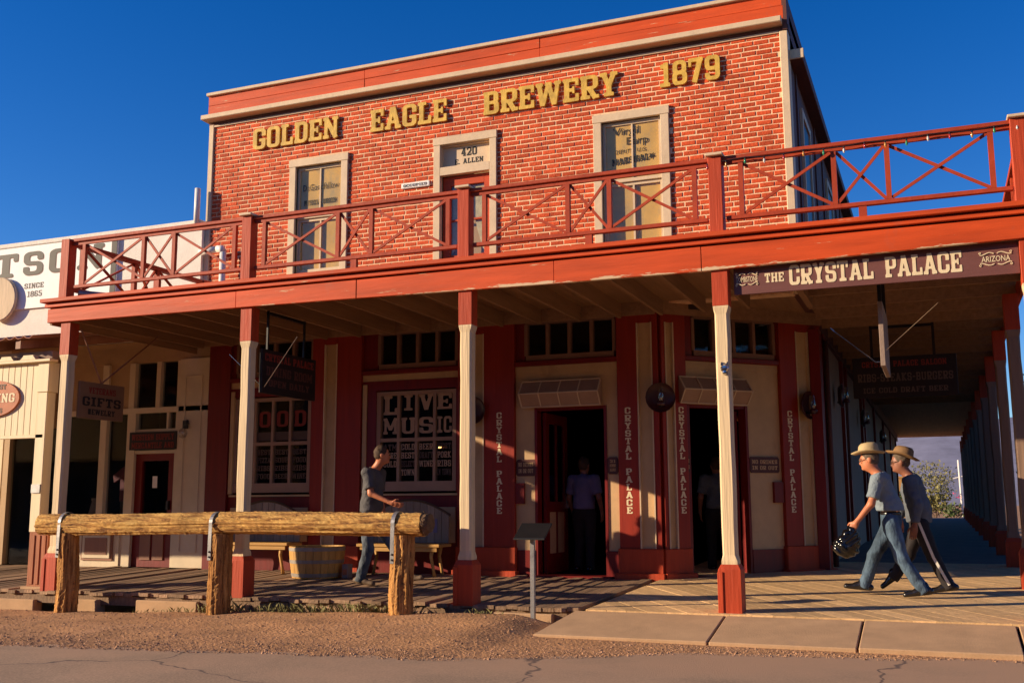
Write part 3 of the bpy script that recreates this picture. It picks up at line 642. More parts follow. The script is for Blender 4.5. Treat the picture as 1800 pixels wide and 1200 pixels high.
# --- upper windows and door
def upper_window(x0,x1,z0,z1,letters):
    t=0.125; Y0=14.352
    cz=MB().box(x0,x0+t,Y0,14.45,z0,z1-t).box(x1-t,x1,Y0,14.45,z0,z1-t).box(x0-0.01,x1+0.01,Y0-0.006,14.45,z1-t,z1).box(x0-0.04,x1+0.02,Y0-0.05,14.45,z0-0.07,z0)
    w=cz.obj('window','cream_trim',sal,bevel=0.005)
    a,b=x0+t,x1-t; zm=(z0+z1)/2-0.03
    MB().box(a-0.02,a,14.40,14.56,z0,z1-t).box(b,b+0.02,14.40,14.56,z0,z1-t).box(a,b,14.40,14.56,z1-t,z1-t+0.02).obj('jamb','cream_trim',w)
    ys=14.43
    MB().box(a,a+0.045,ys,ys+0.04,zm,z1-t).box(b-0.045,b,ys,ys+0.04,zm,z1-t).box(a+0.045,b-0.045,ys,ys+0.04,z1-t-0.055,z1-t).box(a+0.045,b-0.045,ys,ys+0.04,zm,zm+0.05).box((a+b)/2-0.012,(a+b)/2+0.012,ys+0.003,ys+0.035,zm+0.05,z1-t-0.055).obj('sash','cream_trim',w)
    ys2=14.465
    MB().box(a,a+0.05,ys2,ys2+0.04,z0,zm).box(b-0.05,b,ys2,ys2+0.04,z0,zm).box(a+0.05,b-0.05,ys2,ys2+0.04,zm-0.05,zm).box(a+0.05,b-0.05,ys2,ys2+0.04,z0,z0+0.09).box((a+b)/2-0.014,(a+b)/2+0.014,ys2+0.003,ys2+0.035,z0+0.09,zm-0.05).obj('sash','cream_trim',w)
    MB().box(a+0.03,b-0.03,ys+0.018,ys+0.022,zm+0.02,z1-t-0.02).obj('pane','pane_up',w)
    MB().box(a+0.03,b-0.03,ys2+0.018,ys2+0.022,z0+0.04,zm-0.02).obj('pane','pane_up',w)
    MB().box(a,b,14.4555,14.4600,zm+0.01,z1-t).obj('blind','blind',w); MB().box(a,b,14.510,14.516,z0,zm).obj('blind','blind',w)
    T=plane_y(ys+0.014)
    for (kind,txt,u,zz,hh,ww) in letters:
        if kind=='f': ftext(T,txt,u,zz,hh,0,'text_black',w,ww)
        else: word(T,txt,u-ww/2,u+ww/2,zz,hh,0,0,'text_black',w,res=12,slope=0.06 if txt.startswith('MARS') else 0)
upper_window(-9.83,-8.70,4.88,6.85,[('f','Dr.',-9.54,6.31,0.11,0.13),('f','Goodfellow',-9.20,6.31,0.11,0.55),('s','PHYSICIAN & SURGEON'.replace('& ',''),-9.27,6.06,0.085,0.62)])
upper_window(-4.48,-3.33,4.80,6.85,[('f','Virgil',-3.99,6.52,0.115,0.40),('f','Earp',-3.83,6.36,0.115,0.33),('f','DEPUTY',-4.03,6.235,0.06,0.28),('f','U.S.',-3.76,6.235,0.06,0.15),('s','MARSHAL*',-3.9,6.06,0.10,0.64)])
ud=MB().box(-7.13,-7.015,14.352,14.45,3.98,6.74).box(-6.165,-6.05,14.352,14.45,3.98,6.74).box(-7.14,-6.04,14.345,14.45,6.74,6.87).box(-7.015,-6.165,14.352,14.45,6.235,6.37).obj('upper_door','cream_trim',sal,bevel=0.005)
MB().box(-7.03,-7.012,14.40,14.6,6.37,6.76).box(-6.168,-6.15,14.40,14.6,6.37,6.76).box(-7.01,-6.17,14.42,14.6,6.72,6.75).obj('jamb','cream_trim',ud)
MB().box(-7.02,-6.16,14.475,14.49,6.36,6.75).obj('transom_board','cream_trim',ud)
word(plane_y(14.472),'420',-6.70,-6.43,6.55,0.135,0,0,'text_black',ud,res=12)
word(plane_y(14.472),'E. ALLEN',-6.81,-6.32,6.425,0.085,0,0,'text_black',ud,res=12)
lf=MB().box(-7.01,-6.88,14.46,14.51,3.98,6.23).box(-6.30,-6.17,14.46,14.51,3.98,6.23).box(-6.88,-6.30,14.46,14.51,6.08,6.23).box(-6.88,-6.30,14.46,14.51,3.98,4.95)
lf.box(-6.60,-6.57,14.468,14.505,4.95,6.08).box(-6.88,-6.60,14.468,14.505,5.50,5.53).box(-6.57,-6.30,14.468,14.505,5.50,5.53)
lf.obj('door_leaf','red_paint',ud,bevel=0.004)
MB().box(-6.87,-6.31,14.487,14.491,4.96,6.07).obj('pane','pane_up',ud)
mb=MB()
for s in (-1,1):
    for k in range(6):
        x0=-6.59+s*0.02; x1=-6.59+s*(0.10+0.028*k); z1_=6.05-0.18*k
    pts=[(-6.59+s*0.28,6.07),(-6.59+s*0.01,6.07),(-6.59+s*0.06,5.75),(-6.59+s*0.15,5.35),(-6.59+s*0.24,5.05),(-6.59+s*0.28,5.0)]
    mb.prism(pts if s>0 else pts[::-1],14.52,14.53)
mb.obj('curtain','lace',ud)
MB().box(-7.0,-6.18,14.60,14.61,4.0,6.3).obj('room','shop_tan',ud)
# gold lettering across the wall
gl=thing('wall_lettering','raised gold slab serif letters naming the brewery and 1879 across the brick','lettering',(-6.5,14.38,7.12))
TG=plane_y(14.385)
for txt,u0,u1,z0 in (('GOLDEN',-10.58,-8.89,7.135),('EAGLE',-8.28,-6.90,7.13),('BREWERY',-6.26,-4.08,7.12),('1879',-3.45,-2.56,7.125)):
    word(TG,txt,u0,u1,z0,0.37,0.0,0.045,'gold',gl,res=26,gap=0.07,split=True)
pl=thing('wall_plaque','small white arched name plate on the brick left of the upstairs door','sign',(-7.45,14.38,6.1))
MB().box(-7.70,-7.20,14.35,14.386,6.10,6.19,0.01).obj('plate','sign_white',pl)
word(plane_y(14.346),'OCCUPIED',-7.66,-7.24,6.12,0.045,0,0,'text_grey',pl,res=10)

# --- ground floor shopfront
def pilaster(T,u0,u1,ta,tb,txt=None,pl_n=0.13):
    "red pilaster with a sunken tan panel between ta and tb"
    z0=0.07; n=0.07
    p=MB(T)
    p.box(u0,ta,-0.15,n,0.5,3.84).box(tb,u1,-0.15,n,0.5,3.84).box(ta,tb,-0.15,n,3.66,3.84)
    o=p.obj('pilaster','pilaster_red',sal,bevel=0.004)
    MB(T).box(ta,tb,-0.15,0.035,0.5,3.66).obj('panel','tan_panel',o)
    MB(T).box(ta-0.012,ta+0.006,0.03,n+0.012,0.5,3.66).box(tb-0.006,tb+0.012,0.03,n+0.012,0.5,3.66).obj('bead','cream_trim',o)
    MB(T).box(u0-0.02,u1+0.02,-0.15,pl_n-0.03,z0-0.1,0.5,0.01).box(u0-0.05,u1+0.05,-0.15,pl_n+0.04,z0-0.1,0.17,0.01).obj('plinth','red_post',o)
    if txt is not None: vword(T,'CRYSTAL PALACE',txt,2.47,0.97,0.085,n+0.003,n+0.003,'sign_cream',o)
    return o
def transom(T,a,b,n=4,parent=sal):
    z0,z1=3.24,3.80; fr=MB(T); wd=(b-a)/n
    fr.box(a,b,-0.1,0.02,z0-0.03,z0+0.05).box(a,b,-0.1,0.02,z1-0.04,z1+0.02)
    for k in range(n+1):
        u=a+wd*k; fr.box(u-0.025,u+0.025,-0.09,0.015,z0+0.05,z1-0.04)
    o=fr.obj('transom','transom_frame',parent)
    for k in range(n): MB(T).box(a+wd*k+0.02,a+wd*(k+1)-0.02,-0.05,-0.045,z0+0.03,z1-0.02).obj('pane','pane',o)
    return o
def head(T,a,b,z0=2.97):
    MB(T).box(a,b,-0.15,0.05,3.84,3.96).obj('head_board','maroon',sal)
    MB(T).box(a,b,-0.15,0.01,3.03,3.13).obj('band','tan_panel',sal)
    MB(T).box(a,b,-0.15,0.06,3.131,3.205,0.01).obj('moulding','maroon',sal)
def window_bay(T,a,b,sa,sb):
    head(T,a,b); tr=transom(T,sa+0.04,sb)
    f=MB(T).box(a,sa+0.015,-0.12,0.0,3.206,3.84).box(sb+0.025,b,-0.12,0.0,3.206,3.84).box(a,b,-0.12,0.02,2.88,3.03).box(a,sa,-0.12,0.02,1.30,2.88).box(sb,b,-0.12,0.02,1.30,2.88).box(a,b,-0.12,0.0,0.09,1.25)
    f.obj('shopfront','maroon',sal)
    MB(T).box(a+0.03,b-0.03,-0.1,0.03,1.255,1.285).box(a+0.02,a+0.09,0.0,0.04,1.3,2.98).obj('trim','tan_panel',sal)
    k=3
    for i in range(k):
        u0=a+(b-a)*i/k+0.06; u1=a+(b-a)*(i+1)/k-0.06
        MB(T).box(u0,u1,-0.02,0.016,0.55,1.08,0.006).obj('panel','tan_panel',sal)
    # sash: four by two lights
    s=MB(T); z0,z1=1.42,2.86
    s.box(sa,sa+0.07,-0.1,0.0,z0,z1).box(sb-0.07,sb,-0.1,0.0,z0,z1).box(sa+0.07,sb-0.07,-0.1,0.0,z1-0.06,z1).box(sa,sb,-0.1,0.01,z0-0.1,z0+0.05).box(sa+0.07,sb-0.07,-0.09,-0.005,2.08,2.135)
    wd=(sb-sa-0.14)/4
    for i in (1,2,3):
        u=sa+0.07+wd*i
        for q0,q1 in ((z0+0.05,2.08),(2.135,z1-0.06)): s.box(u-0.022,u+0.022,-0.09,-0.008,q0,q1)
    w=s.obj('shop_window','sash_paint',sal)
    for i in range(4):
        u=sa+0.07+wd*i
        for q0,q1 in ((z0+0.05,2.08),(2.135,z1-0.06)): MB(T).box(u+0.01,u+wd-0.01,-0.055,-0.05,q0-0.01,q1+0.01).obj('pane','pane',w)
    return w,wd
# piers
MB(FR).box(-11.30,-10.87,-0.15,0.06,0.07,3.84).obj('pier','maroon',sal,bevel=0.004)
pilaster(FR,-9.26,-8.36,-9.02,-8.81)
pilaster(FR,-6.68,-5.76,-6.50,-6.26,-6.00)
pilaster(FR,-4.18,-3.58,-3.87,-3.67,-4.03)
pilaster(CH,0.0,0.40,0.07,0.19,0.30,0.12)
pilaster(CH,2.03,2.80,2.34,2.55,2.17)
w1,wd1=window_bay(FR,-10.87,-9.26,-10.80,-9.30)
w2,wd2=window_bay(FR,-8.36,-6.68,-8.11,-6.73)
# window lettering
TL=plane_y(YW+0.043)
def cell(sa,wd,i): return sa+0.07+wd*i+0.03, sa+0.07+wd*(i+1)-0.03
def wl(w,sa,wd,i,txt,z,h,m='win_letter',n=0.0,shrink=0.0,res=14):
    a,b=cell(sa,wd,i); word(TL,txt,a+shrink,b-shrink,z,h,n,n,m,w,res=res)
for i,ch in enumerate('LIVE'): wl(w2,-8.11,wd2,i,ch,2.50+(0.06 if i!=0 else 0),0.24 if i else 0.3,'win_letter',shrink=0.05 if ch=='I' else 0.0,res=20)
for i,ch in enumerate(('M','U','S','IC')): wl(w2,-8.11,wd2,i,ch,2.20,0.25,'win_letter',res=20)
for i,rows in enumerate((('ATM','HERE','COLD'),('COLD','BEST','SELECT','TOWN'),('BEER','DRAFT','WINE'),('BEST','PORK','RIBS','IN TOWN'))):
    for k,tx in enumerate(rows): wl(w2,-8.11,wd2,i,tx,1.95-0.13*k,0.095,'win_letter' if (i+k)%3 else 'text_grey',shrink=0.01)
for i,ch in enumerate('OOD'): wl(w1,-10.80,wd1,i+1,ch,2.38,0.26,'text_dim',shrink=0.03)
wl(w1,-10.80,wd1,0,'F',2.38,0.26,'text_dim',shrink=0.03)
for i in range(4):
    for k,tx in enumerate(('BEST','STEAKS','RIBS','BURGERS')): wl(w1,-10.80,wd1,i,('BEER','WINE','PIZZA','SOUP','FOOD')[(i+k)%5] if k%2 else tx,1.93-0.13*k,0.085,'text_grey',shrink=0.012)
MB(TL).box(-10.7,-9.4,-0.012,-0.004,2.16,2.30).obj('window_banner','text_grey',w1)
# door bays
def door_bay(T,a,b,oa,ob,leaf_side):
    head(T,a,b); transom(T,a+0.17,b-0.05)
    for q0,q1 in ((a,a+0.15),(b-0.03,b)): MB(T).box(q0,q1,-0.12,0.0,3.206,3.84).obj('shopfront','maroon',sal)
    tp=MB(T).box(a,b,-0.12,0.0,2.51,3.03)
    if oa-a>0.03: tp.box(a,oa-0.04,-0.12,0.0,0.46,2.51)
    if b-ob>0.03: tp.box(ob+0.04,b,-0.12,0.0,0.46,2.51)
    tp.obj('panel','tan_panel',sal)
    if oa-a>0.06: MB(T).box(a,oa-0.04,-0.12,0.03,0.06,0.46).obj('plinth','maroon',sal)
    if b-ob>0.06: MB(T).box(ob+0.04,b,-0.12,0.03,0.06,0.46).obj('plinth','maroon',sal)
    dr=MB(T).box(oa-0.04,oa,-0.16,0.02,0.06,2.51).box(ob,ob+0.04,-0.16,0.02,0.06,2.51).box(oa,ob,-0.16,0.0,2.47,2.51).box(oa-0.1,ob+0.1,-0.2,0.12,0.05,0.115)
    d=dr.obj('doorway','maroon',sal)
    # glazed leaf folded open inside the opening
    if leaf_side<0: h0=oa+0.02; sg=1
    else: h0=ob-0.02; sg=-1
    ang=rad(88) if leaf_side<0 else rad(118)
    def L(u,n,z): return T(h0+sg*(u*math.cos(ang)+n*math.sin(ang)), -0.17-u*math.sin(ang)+n*math.cos(ang)*0.5, z)
    lf=MB(L).box(0,0.13,0,0.045,0.12,2.45).box(0.75,0.88,0,0.045,0.12,2.45).box(0.13,0.75,0,0.045,2.3,2.45).box(0.13,0.75,0,0.045,0.12,0.4).box(0.13,0.75,0,0.045,1.0,1.15).box(0.42,0.47,0.004,0.04,0.4,1.0).box(0.42,0.47,0.004,0.04,1.15,2.3)
    lf.obj('door_leaf','maroon',d)
    MB(L).box(0.13,0.42,0.012,0.03,0.4,1.0).box(0.47,0.75,0.012,0.03,0.4,1.0).obj('leaf_panel','tan_panel',d)
    MB(L).box(0.13,0.42,0.02,0.024,1.15,2.3).box(0.47,0.75,0.02,0.024,1.15,2.3).obj('pane','pane',d)
    MB(L).box(0.79,0.83,0.045,0.1,1.05,1.25).obj('handle','chrome',d)
    # projecting ribbed light box over the door
    bx=MB(T).prism([(0.0,2.885),(0.09,2.885),(0.24,2.70),(0.11,2.52),(0.0,2.52)],oa-0.2,ob-0.02,'u')
    hb=bx.obj('door_hood','sash_paint',sal)
    fr=MB()
    u0,u1=oa-0.2,ob-0.02; prof=[(0.095,2.89),(0.248,2.70),(0.115,2.515)]
    P=lambda u,k: T(u,prof[k][0],prof[k][1])
    for k in range(3): fr.bar(P(u0,k),P(u1,k),0.016,0.016)
    for i in range(5):
        u=u0+(u1-u0)*i/4
        for k in (0,1): fr.bar(P(u,k),P(u,k+1),0.016,0.016)
    fr.obj('hood_frame','cream_trim',hb)
    return d
door_bay(FR,-5.76,-4.18,-5.42,-4.40,-1)
door_bay(CH,0.40,2.03,0.47,1.42,1)
MB(FR).box(-5.76,-5.62,0.0,0.05,1.12,1.42).obj('meter_box','maroon',sal)
MB(CH).box(1.86,2.02,0.0,0.05,1.12,1.42).obj('meter_box','maroon',sal)
# side wall of the ground floor under the arcade
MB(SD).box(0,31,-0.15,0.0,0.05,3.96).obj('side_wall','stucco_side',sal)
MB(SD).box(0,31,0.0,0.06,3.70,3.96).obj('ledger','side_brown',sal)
for u in (0.35,3.7,4.6,8.8,9.7,14.0,19,24,29):
    MB(SD).box(u,u+0.22,0.0,0.06,0.2,3.7).obj('pilaster','maroon',sal)
MB(SD).box(-0.25,0.12,-0.1,0.05,0.05,3.7).obj('corner_post','maroon',sal)
MB(SD).box(4.15,4.35,0.0,0.09,1.55,3.3).obj('shutter','side_brown',sal)
MB(SD).tube([(0.30,0.09,0.15),(0.30,0.09,3.6)],0.04,8).obj('drain_pipe','side_brown',sal,smooth=True)

# ================================================================== BALCONY AND ARCADE
PX=[-11.26,-8.21,-5.09,-2.07,0.95]
bal=thing('balcony','long red timber balcony on cream posts wrapping the corner of the saloon','balcony',(-5.2,11.2,0))
X0,X1=-11.62,1.16
FK=[(X0+0.05,3.675),(-8.35,3.652),(-6.55,3.636),(-3.95,3.603),(-2.25,3.596),(X1-0.06,3.652)]
for i,((a,za),(b,zb)) in enumerate(zip(FK,FK[1:])):   # old boards, butted and sagging a little
    y0=11.075+random.uniform(-0.003,0.003); b-=0.006
    MB().hexa([(a,y0,za),(b,y0,zb),(b,11.13,zb),(a,11.13,za),(a,y0,3.868),(b,y0,3.868),(b,11.13,3.868),(a,11.13,3.868)]).obj('fascia','red_fascia_edge',bal,bevel=0.004)
MB().box(X0+0.02,X1-0.03,11.04,11.12,3.888,3.936).obj('fascia_strip','red_fascia',bal,bevel=0.004)
MB().box(X0-0.02,X1,10.985,11.14,3.952,4.004).obj('deck_nosing','red_fascia',bal,bevel=0.005)
MB().box(X0+0.05,X1-0.06,11.12,11.155,3.86,3.95).obj('fascia_backing','side_brown',bal)
MB().box(X1-0.10,X1-0.055,11.13,49,3.65,3.87).box(X1-0.06,X1,11.14,49,3.952,4.004).obj('side_fascia','red_paint',bal)
MB().box(X0+0.05,X0+0.09,11.13,14.3,3.65,3.87).obj('end_fascia','joist',bal)
# deck boards along the front
y=11.14
while y<14.32:
    MB().box(X0+0.03,X1-0.07,y,y+0.138,3.955,3.995).obj('deck_board','joist',bal); y+=0.142
MB().box(-1.58,X1-0.07,14.42,49,3.955,3.99).obj('arcade_ceiling','joist',bal)
MB().prism([(-3.9,14.33),(-1.585,14.33),(-1.585,16.7),(-1.7,16.7)],3.953,3.988,'z').obj('corner_ceiling','joist',bal)
x=-11.45
while x<-1.7:
    MB().box(x,x+0.045,11.16,14.30 if x<-3.6 else 14.30,3.74,3.953).obj('joist','joist',bal); x+=0.61
MB().box(X0+0.1,-3.6,14.305,14.345,3.77,3.953).obj('ledger','joist',bal)
MB(CH).box(0,2.8,0.085,0.125,3.77,3.953).obj('ledger','joist',bal)
y=11.9
while y<30:
    MB().box(-1.52,X1-0.11,y,y+0.045,3.74,3.953).obj('joist','joist',bal); y+=0.9
MB().box(X0+0.1,X1-0.11,11.156,11.20,3.70,3.86).obj('beam','joist',bal)
MB().box(-1.50,-1.42,11.21,14.3,3.70,3.953).obj('beam','joist',bal)
# posts
def post(x,y,zb,m='cream_post'):
    j=lambda: random.uniform(-0.004,0.004)
    s=MB(); a=0.073; c=0.018
    def ring(h,z,ch,ox=0): return [s.pt((x+ox+px,y+py,z)) for px,py in ((-h+ch,-h),(h-ch,-h),(h,-h+ch),(h,h-ch),(h-ch,h),(-h+ch,h),(-h,h-ch),(-h,-h+ch))]
    rr=[ring(0.083,zb+0.42,0.003),ring(0.083,zb+0.52,0.003)]
    ch=0.02; n=9
    rr.append(ring(a,zb+0.58,ch))
    for i in range(1,n): rr.append(ring(a+random.uniform(-0.003,0.003),zb+0.58+(3.12-0.58-zb)*i/n,ch,random.uniform(-0.003,0.003)))
    rr+= [ring(a,3.12,ch),ring(0.083,3.19,0.003),ring(0.083,3.215,0.003)]
    for A,B in zip(rr,rr[1:]):
        for i in range(8): s.f.append([A[i],A[(i+1)%8],B[(i+1)%8],B[i]])
    o=s.obj('post',m,bal)
    MB().box(x-0.086,x+0.086,y-0.086,y+0.086,3.21,3.66,0.003).obj('post_cap','red_post',o)
    b=MB(); h=0.118
    R=[]
    for hh,z in ((h,zb-0.02),(h,zb+0.43),(0.09,zb+0.485),(0.06,zb+0.485)): R.append([b.pt((x+sx*hh,y+sy*hh,z)) for sx,sy in ((-1,-1),(1,-1),(1,1),(-1,1))])
    for A,B in zip(R,R[1:]):
        for i in range(4): b.f.append([A[i],A[(i+1)%4],B[(i+1)%4],B[i]])
    b.box(x-h-0.006,x-h+0.05,y-h-0.012,y-h,zb-0.02,zb+0.41)
    b.obj('post_base','red_post',o,bevel=0.003)
    return o
for i,x in enumerate(PX): post(x,11.2,0.0)
ya=14.2
for k in range(12): post(0.95,ya+3.02*k*1.0,0.08+0.011*(ya+3.02*k-14),'arcade_post_shaded')
# railing
YR=11.13
def rail_piece(a,b,w,h,name='rail',m='red_rail'): return MB().bar(a,b,w,h).obj(name,m,bal)
MB().box(-11.30,1.0,YR-0.045,YR+0.045,4.815,4.86,0.006).obj('top_rail','red_rail',bal)
MB().box(-11.30,1.0,YR-0.016,YR+0.016,4.77,4.814).obj('under_rail','red_rail',bal)
for a,b in zip(PX,PX[1:]): MB().box(a+0.1,b-0.1,YR-0.03,YR+0.03,4.145,4.19,0.005).obj('bottom_rail','red_rail',bal)
for i,x in enumerate([-11.30]+PX[1:4]+[0.98]):
    h=0.075 if i not in (4,) else 0.12
    o=MB().box(x-h,x+h,YR-0.075,YR+0.075,4.0,4.86,0.006).obj('newel','red_post',bal)
    if i!=0: MB().box(x-h-0.02,x+h+0.02,YR-0.12,YR+0.12,4.862,4.893,0.006).obj('newel_cap','cream_trim',o)
BAL=[[-11.0,-9.95,-9.43,-8.44],[-7.97,-6.86,-6.38,-5.32],[-4.84,-3.79,-3.29,-2.31],[-1.80,-0.83,-0.30,0.68]]
for bay in BAL:
    for x in bay: MB().box(x-0.026,x+0.026,YR-0.026,YR+0.026,4.191,4.77).obj('baluster','red_rail',bal)
    for a,b in zip(bay,bay[1:]):
        rail_piece((a+0.028,YR-0.010,4.205),(b-0.028,YR-0.010,4.76),0.018,0.032,'brace')
        rail_piece((a+0.028,YR+0.010,4.76),(b-0.028,YR+0.010,4.205),0.018,0.032,'brace')
    xm=(bay[1]+bay[2])/2; MB().box(xm-0.04,xm+0.04,YR-0.025,YR+0.025,4.0,4.14).obj('rail_stub','red_rail',bal)
# end railing, left, and side railing, right
for xe,y1,tag_ in ((-11.32,14.2,0),(1.0,30,1)):
    MB().box(xe-0.05,xe+0.05,YR+0.1,y1,4.80,4.86).obj('top_rail','red_rail',bal)
    MB().box(xe-0.035,xe+0.035,YR+0.1,y1,4.14,4.20).obj('bottom_rail','red_rail',bal)
    y=YR+0.3; k=0
    while y<y1-0.3:
        st=1.05 if k%2==0 else 0.5; y2=min(y+st,y1)
        MB().box(xe-0.033,xe+0.033,y-0.033,y+0.033,4.201,4.80).obj('baluster','red_rail',bal)
        rail_piece((xe-0.012,y+0.035,4.205),(xe-0.012,y2-0.035,4.79),0.042,0.022,'brace')
        rail_piece((xe+0.012,y+0.035,4.79),(xe+0.012,y2-0.035,4.205),0.042,0.022,'brace')
        y=y2; k+=1
    MB().box(xe-0.08,xe+0.08,y1-0.16,y1,4.0,4.86).obj('newel','red_post',bal)

# string of coloured bulbs along the top rail
sl=thing('string_lights','string of small coloured bulbs strung along the balcony rail','string lights',(-0.5,11.06,4.8))
pts=[]; xb=-2.15
bulbs=[]
while xb<0.95:
    pts.append((xb,11.066,4.80+0.012*math.sin(xb*21))); bulbs.append(xb); xb+=0.205
MB().tube(pts,0.006,5).obj('cable','black_paint',sl,smooth=True)
for nm,c in (('bulb_red',(0.35,0.02,0.03)),('bulb_green',(0.03,0.25,0.12)),('bulb_amber',(0.5,0.24,0.05)),('bulb_white',(0.6,0.55,0.5))): simple(nm,c,0.15,spec=0.7)
for i,xb in enumerate(bulbs):
    z=4.80+0.012*math.sin(xb*21)
    o=MB().lathe([(0.001,-0.075),(0.011,-0.062),(0.014,-0.045),(0.009,-0.024)],(xb,11.062,z),7).obj('bulb',('bulb_red','bulb_amber','bulb_green','bulb_white')[i%4],sl,smooth=True)
    MB().tube([(xb,11.062,z-0.026),(xb,11.062,z)],0.008,6).obj('socket','black_paint',o)

# ================================================================== SIGNS
cs=thing('fascia_sign','long plum coloured saloon name board hung below the balcony fascia at right','sign',(-0.5,11.2,3.3))
MB().box(-1.93,0.86,11.185,11.215,3.325,3.648).obj('board','sign_maroon',cs,bevel=0.003)
TS=plane_y(11.185)
word(TS,'THE',-1.60,-1.40,3.435,0.10,0.0,0.004,'sign_cream',cs,res=14)
word(TS,'CRYSTAL',-1.345,-0.50,3.385,0.215,0.0,0.005,'sign_cream',cs,res=24,gap=0.06)
word(TS,'PALACE',-0.385,0.34,3.385,0.215,0.0,0.005,'sign_cream',cs,res=24,gap=0.06)
ftext(TS,'TOMBSTONE',-1.79,3.460,0.058,0.004,'sign_cream',cs,0.23)
ftext(TS,'ARIZONA',0.65,3.460,0.058,0.004,'sign_cream',cs,0.26)
for uc,hw in ((-1.79,0.118),(0.65,0.148)):
    for sg in (1,-1):
        m=MB()
        for s in (1,-1):
            p=[]
            for t in range(9):
                q=t/8; p.append((uc+s*(0.015+q*(hw-0.02)),11.180,3.489+sg*(0.052+0.012*math.sin(q*5.2))))
            m.tube(p,0.006,5)
            m.tube([(uc+s*(hw-0.008)+0.009*math.cos(a*0.9),11.180,3.489+sg*0.062+0.009*math.sin(a*0.9)) for a in range(7)],0.004,5)
        m.obj('scroll','sign_cream',cs)
# crosswise hanging signs (seen from the street)
def hang_sign(name,label,X,y0,y1,z0,z1,ztop,board,lines,frame='black_paint',wire=True):
    t=thing(name,label,'sign',(X,(y0+y1)/2,z0))
    MB().box(X-0.02,X+0.02,y0,y1,z0,z1,0.004).obj('board',board,t)
    ya_,yb_=y0+0.12,y1-0.3
    if wire: MB().box(X-0.012,X+0.012,ya_,ya_+0.03,z1,ztop).box(X-0.012,X+0.012,yb_,yb_+0.03,z1,ztop).box(X-0.016,X+0.016,ya_,yb_+0.03,ztop-0.05,ztop-0.01).obj('hanger',frame,t)
    T=lambda u,n,z:(X+0.021+n,u,z)
    for txt,z,h,m,f in lines:
        c=(y0+y1)/2; hw=(y1-y0)/2*f
        word(T,txt,c-hw,c+hw,z,h,0.0,0.003,m,t,res=12)
    if wire:
        MB().tube([(X+0.03,y0+0.05,z0+0.08),(X+0.55,y0-0.0,z1+0.12)],0.006,5).tube([(X-0.03,y0+0.05,z0+0.1),(X-0.5,y0+0.0,z1-0.05)],0.006,5).obj('stay_wire','chrome',t)
    return t
hang_sign('hanging_sign','black hanging board sign beneath the balcony beside the second cream post',-8.12,11.34,12.62,2.56,3.14,3.66,'sign_dark',
          (('CRYSTAL PALACE',2.99,0.10,'text_dim',0.9),('DINING ROOM',2.80,0.12,'sign_brown',0.85),('OPEN DAILY',2.66,0.09,'sign_brown',0.75)))
hs=hang_sign('hanging_sign','cream gift shop sign with red lettering hanging at the far left of the porch',-11.16,11.32,12.2,2.34,2.86,3.66,'gift_board',
          (('VETERANS',2.70,0.09,'text_dim',0.6),('GIFTS',2.52,0.13,'text_black',0.85),('JEWELRY',2.40,0.08,'text_black',0.6)),wire=False)
MB().tube([(-11.16,11.75,2.86),(-11.16,11.3,3.6)],0.012,6).tube([(-11.16,11.75,2.86),(-11.16,12.9,3.72)],0.012,6).obj('stay_rod','brown_panel',hs)
# sign seen edge on over the corner
es=thing('hanging_sign','narrow hanging sign seen edge on under the balcony near the corner with wire stays','sign',(-0.48,12.0,2.5))
MB().box(-0.505,-0.455,11.75,12.9,2.55,3.25,0.004).obj('board','stucco_side',es)
MB().box(-0.50,-0.46,11.75,11.80,3.25,3.70).box(-0.50,-0.46,12.8,12.85,3.25,3.74).obj('hanger','black_paint',es)
MB().tube([(-0.51,11.8,2.60),(-0.56,11.8,2.60),(-0.96,11.75,2.95),(-1.0,11.75,2.99)],0.007,5).tube([(-0.45,11.8,2.72),(0.1,11.8,3.2)],0.004,5).obj('stay_wire','chrome',es)
# menu sign across the arcade
ms=thing('hanging_sign','dark menu board reading ribs steaks burgers hung across the side arcade','sign',(-0.4,16.5,2.65))
MB().box(-1.12,0.34,16.5,16.54,2.66,3.27,0.005).obj('board','sign_dark',ms)
MB().box(-0.85,-0.81,16.505,16.535,3.27,3.78).box(0.02,0.06,16.505,16.535,3.27,3.78).box(-0.81,0.02,16.505,16.535,3.70,3.74).obj('hanger','sign_dark',ms)
TM=plane_y(16.499)
word(TM,'CRYSTAL PALACE SALOON',-0.98,0.20,3.12,0.085,0,0.002,'text_dim',ms,res=12)
word(TM,'RIBS-STEAKS-BURGERS',-1.05,0.28,2.90,0.12,0,0.002,'text_grey',ms,res=12)
word(TM,'ICE COLD DRAFT BEER',-0.98,0.20,2.73,0.08,0,0.002,'text_grey',ms,res=12)
# small notices by the doors
def notice(T,u0,u1,z0,z1,label,l1,l2,l3=None):
    t=thing('door_notice',label,'sign',T((u0+u1)/2,0.02,z0))
    MB(T).prism([(u0+0.02,z0),(u1-0.02,z0),(u1,z0+0.03),(u1,z1-0.03),(u1-0.02,z1),(u0+0.02,z1),(u0,z1-0.03),(u0,z0+0.03)],0.002,0.022).obj('plate','sign_brown',t)
    L=[l for l in (l1,l2,l3) if l]
    for i,l in enumerate(L):
        hh=(z1-z0-0.06)/len(L); word(T,l,u0+0.035,u1-0.035,z1-0.03-hh*(i+1)+hh*0.18,hh*0.66,0.022,0.025,'tan_panel',t,res=12)
notice(FR,-5.75,-5.45,1.52,1.76,'brown no drinks notice on the tan panel left of the front door','NO DRINKS','IN OR OUT')
notice(FR,-4.355,-4.20,1.53,1.77,'small brown age notice between the front door and lettered pilaster','21','MINORS','ALLOWED')
notice(CH,1.47,1.98,1.55,1.78,'brown no drinks notice right of the corner door','NO DRINKS','IN OR OUT')
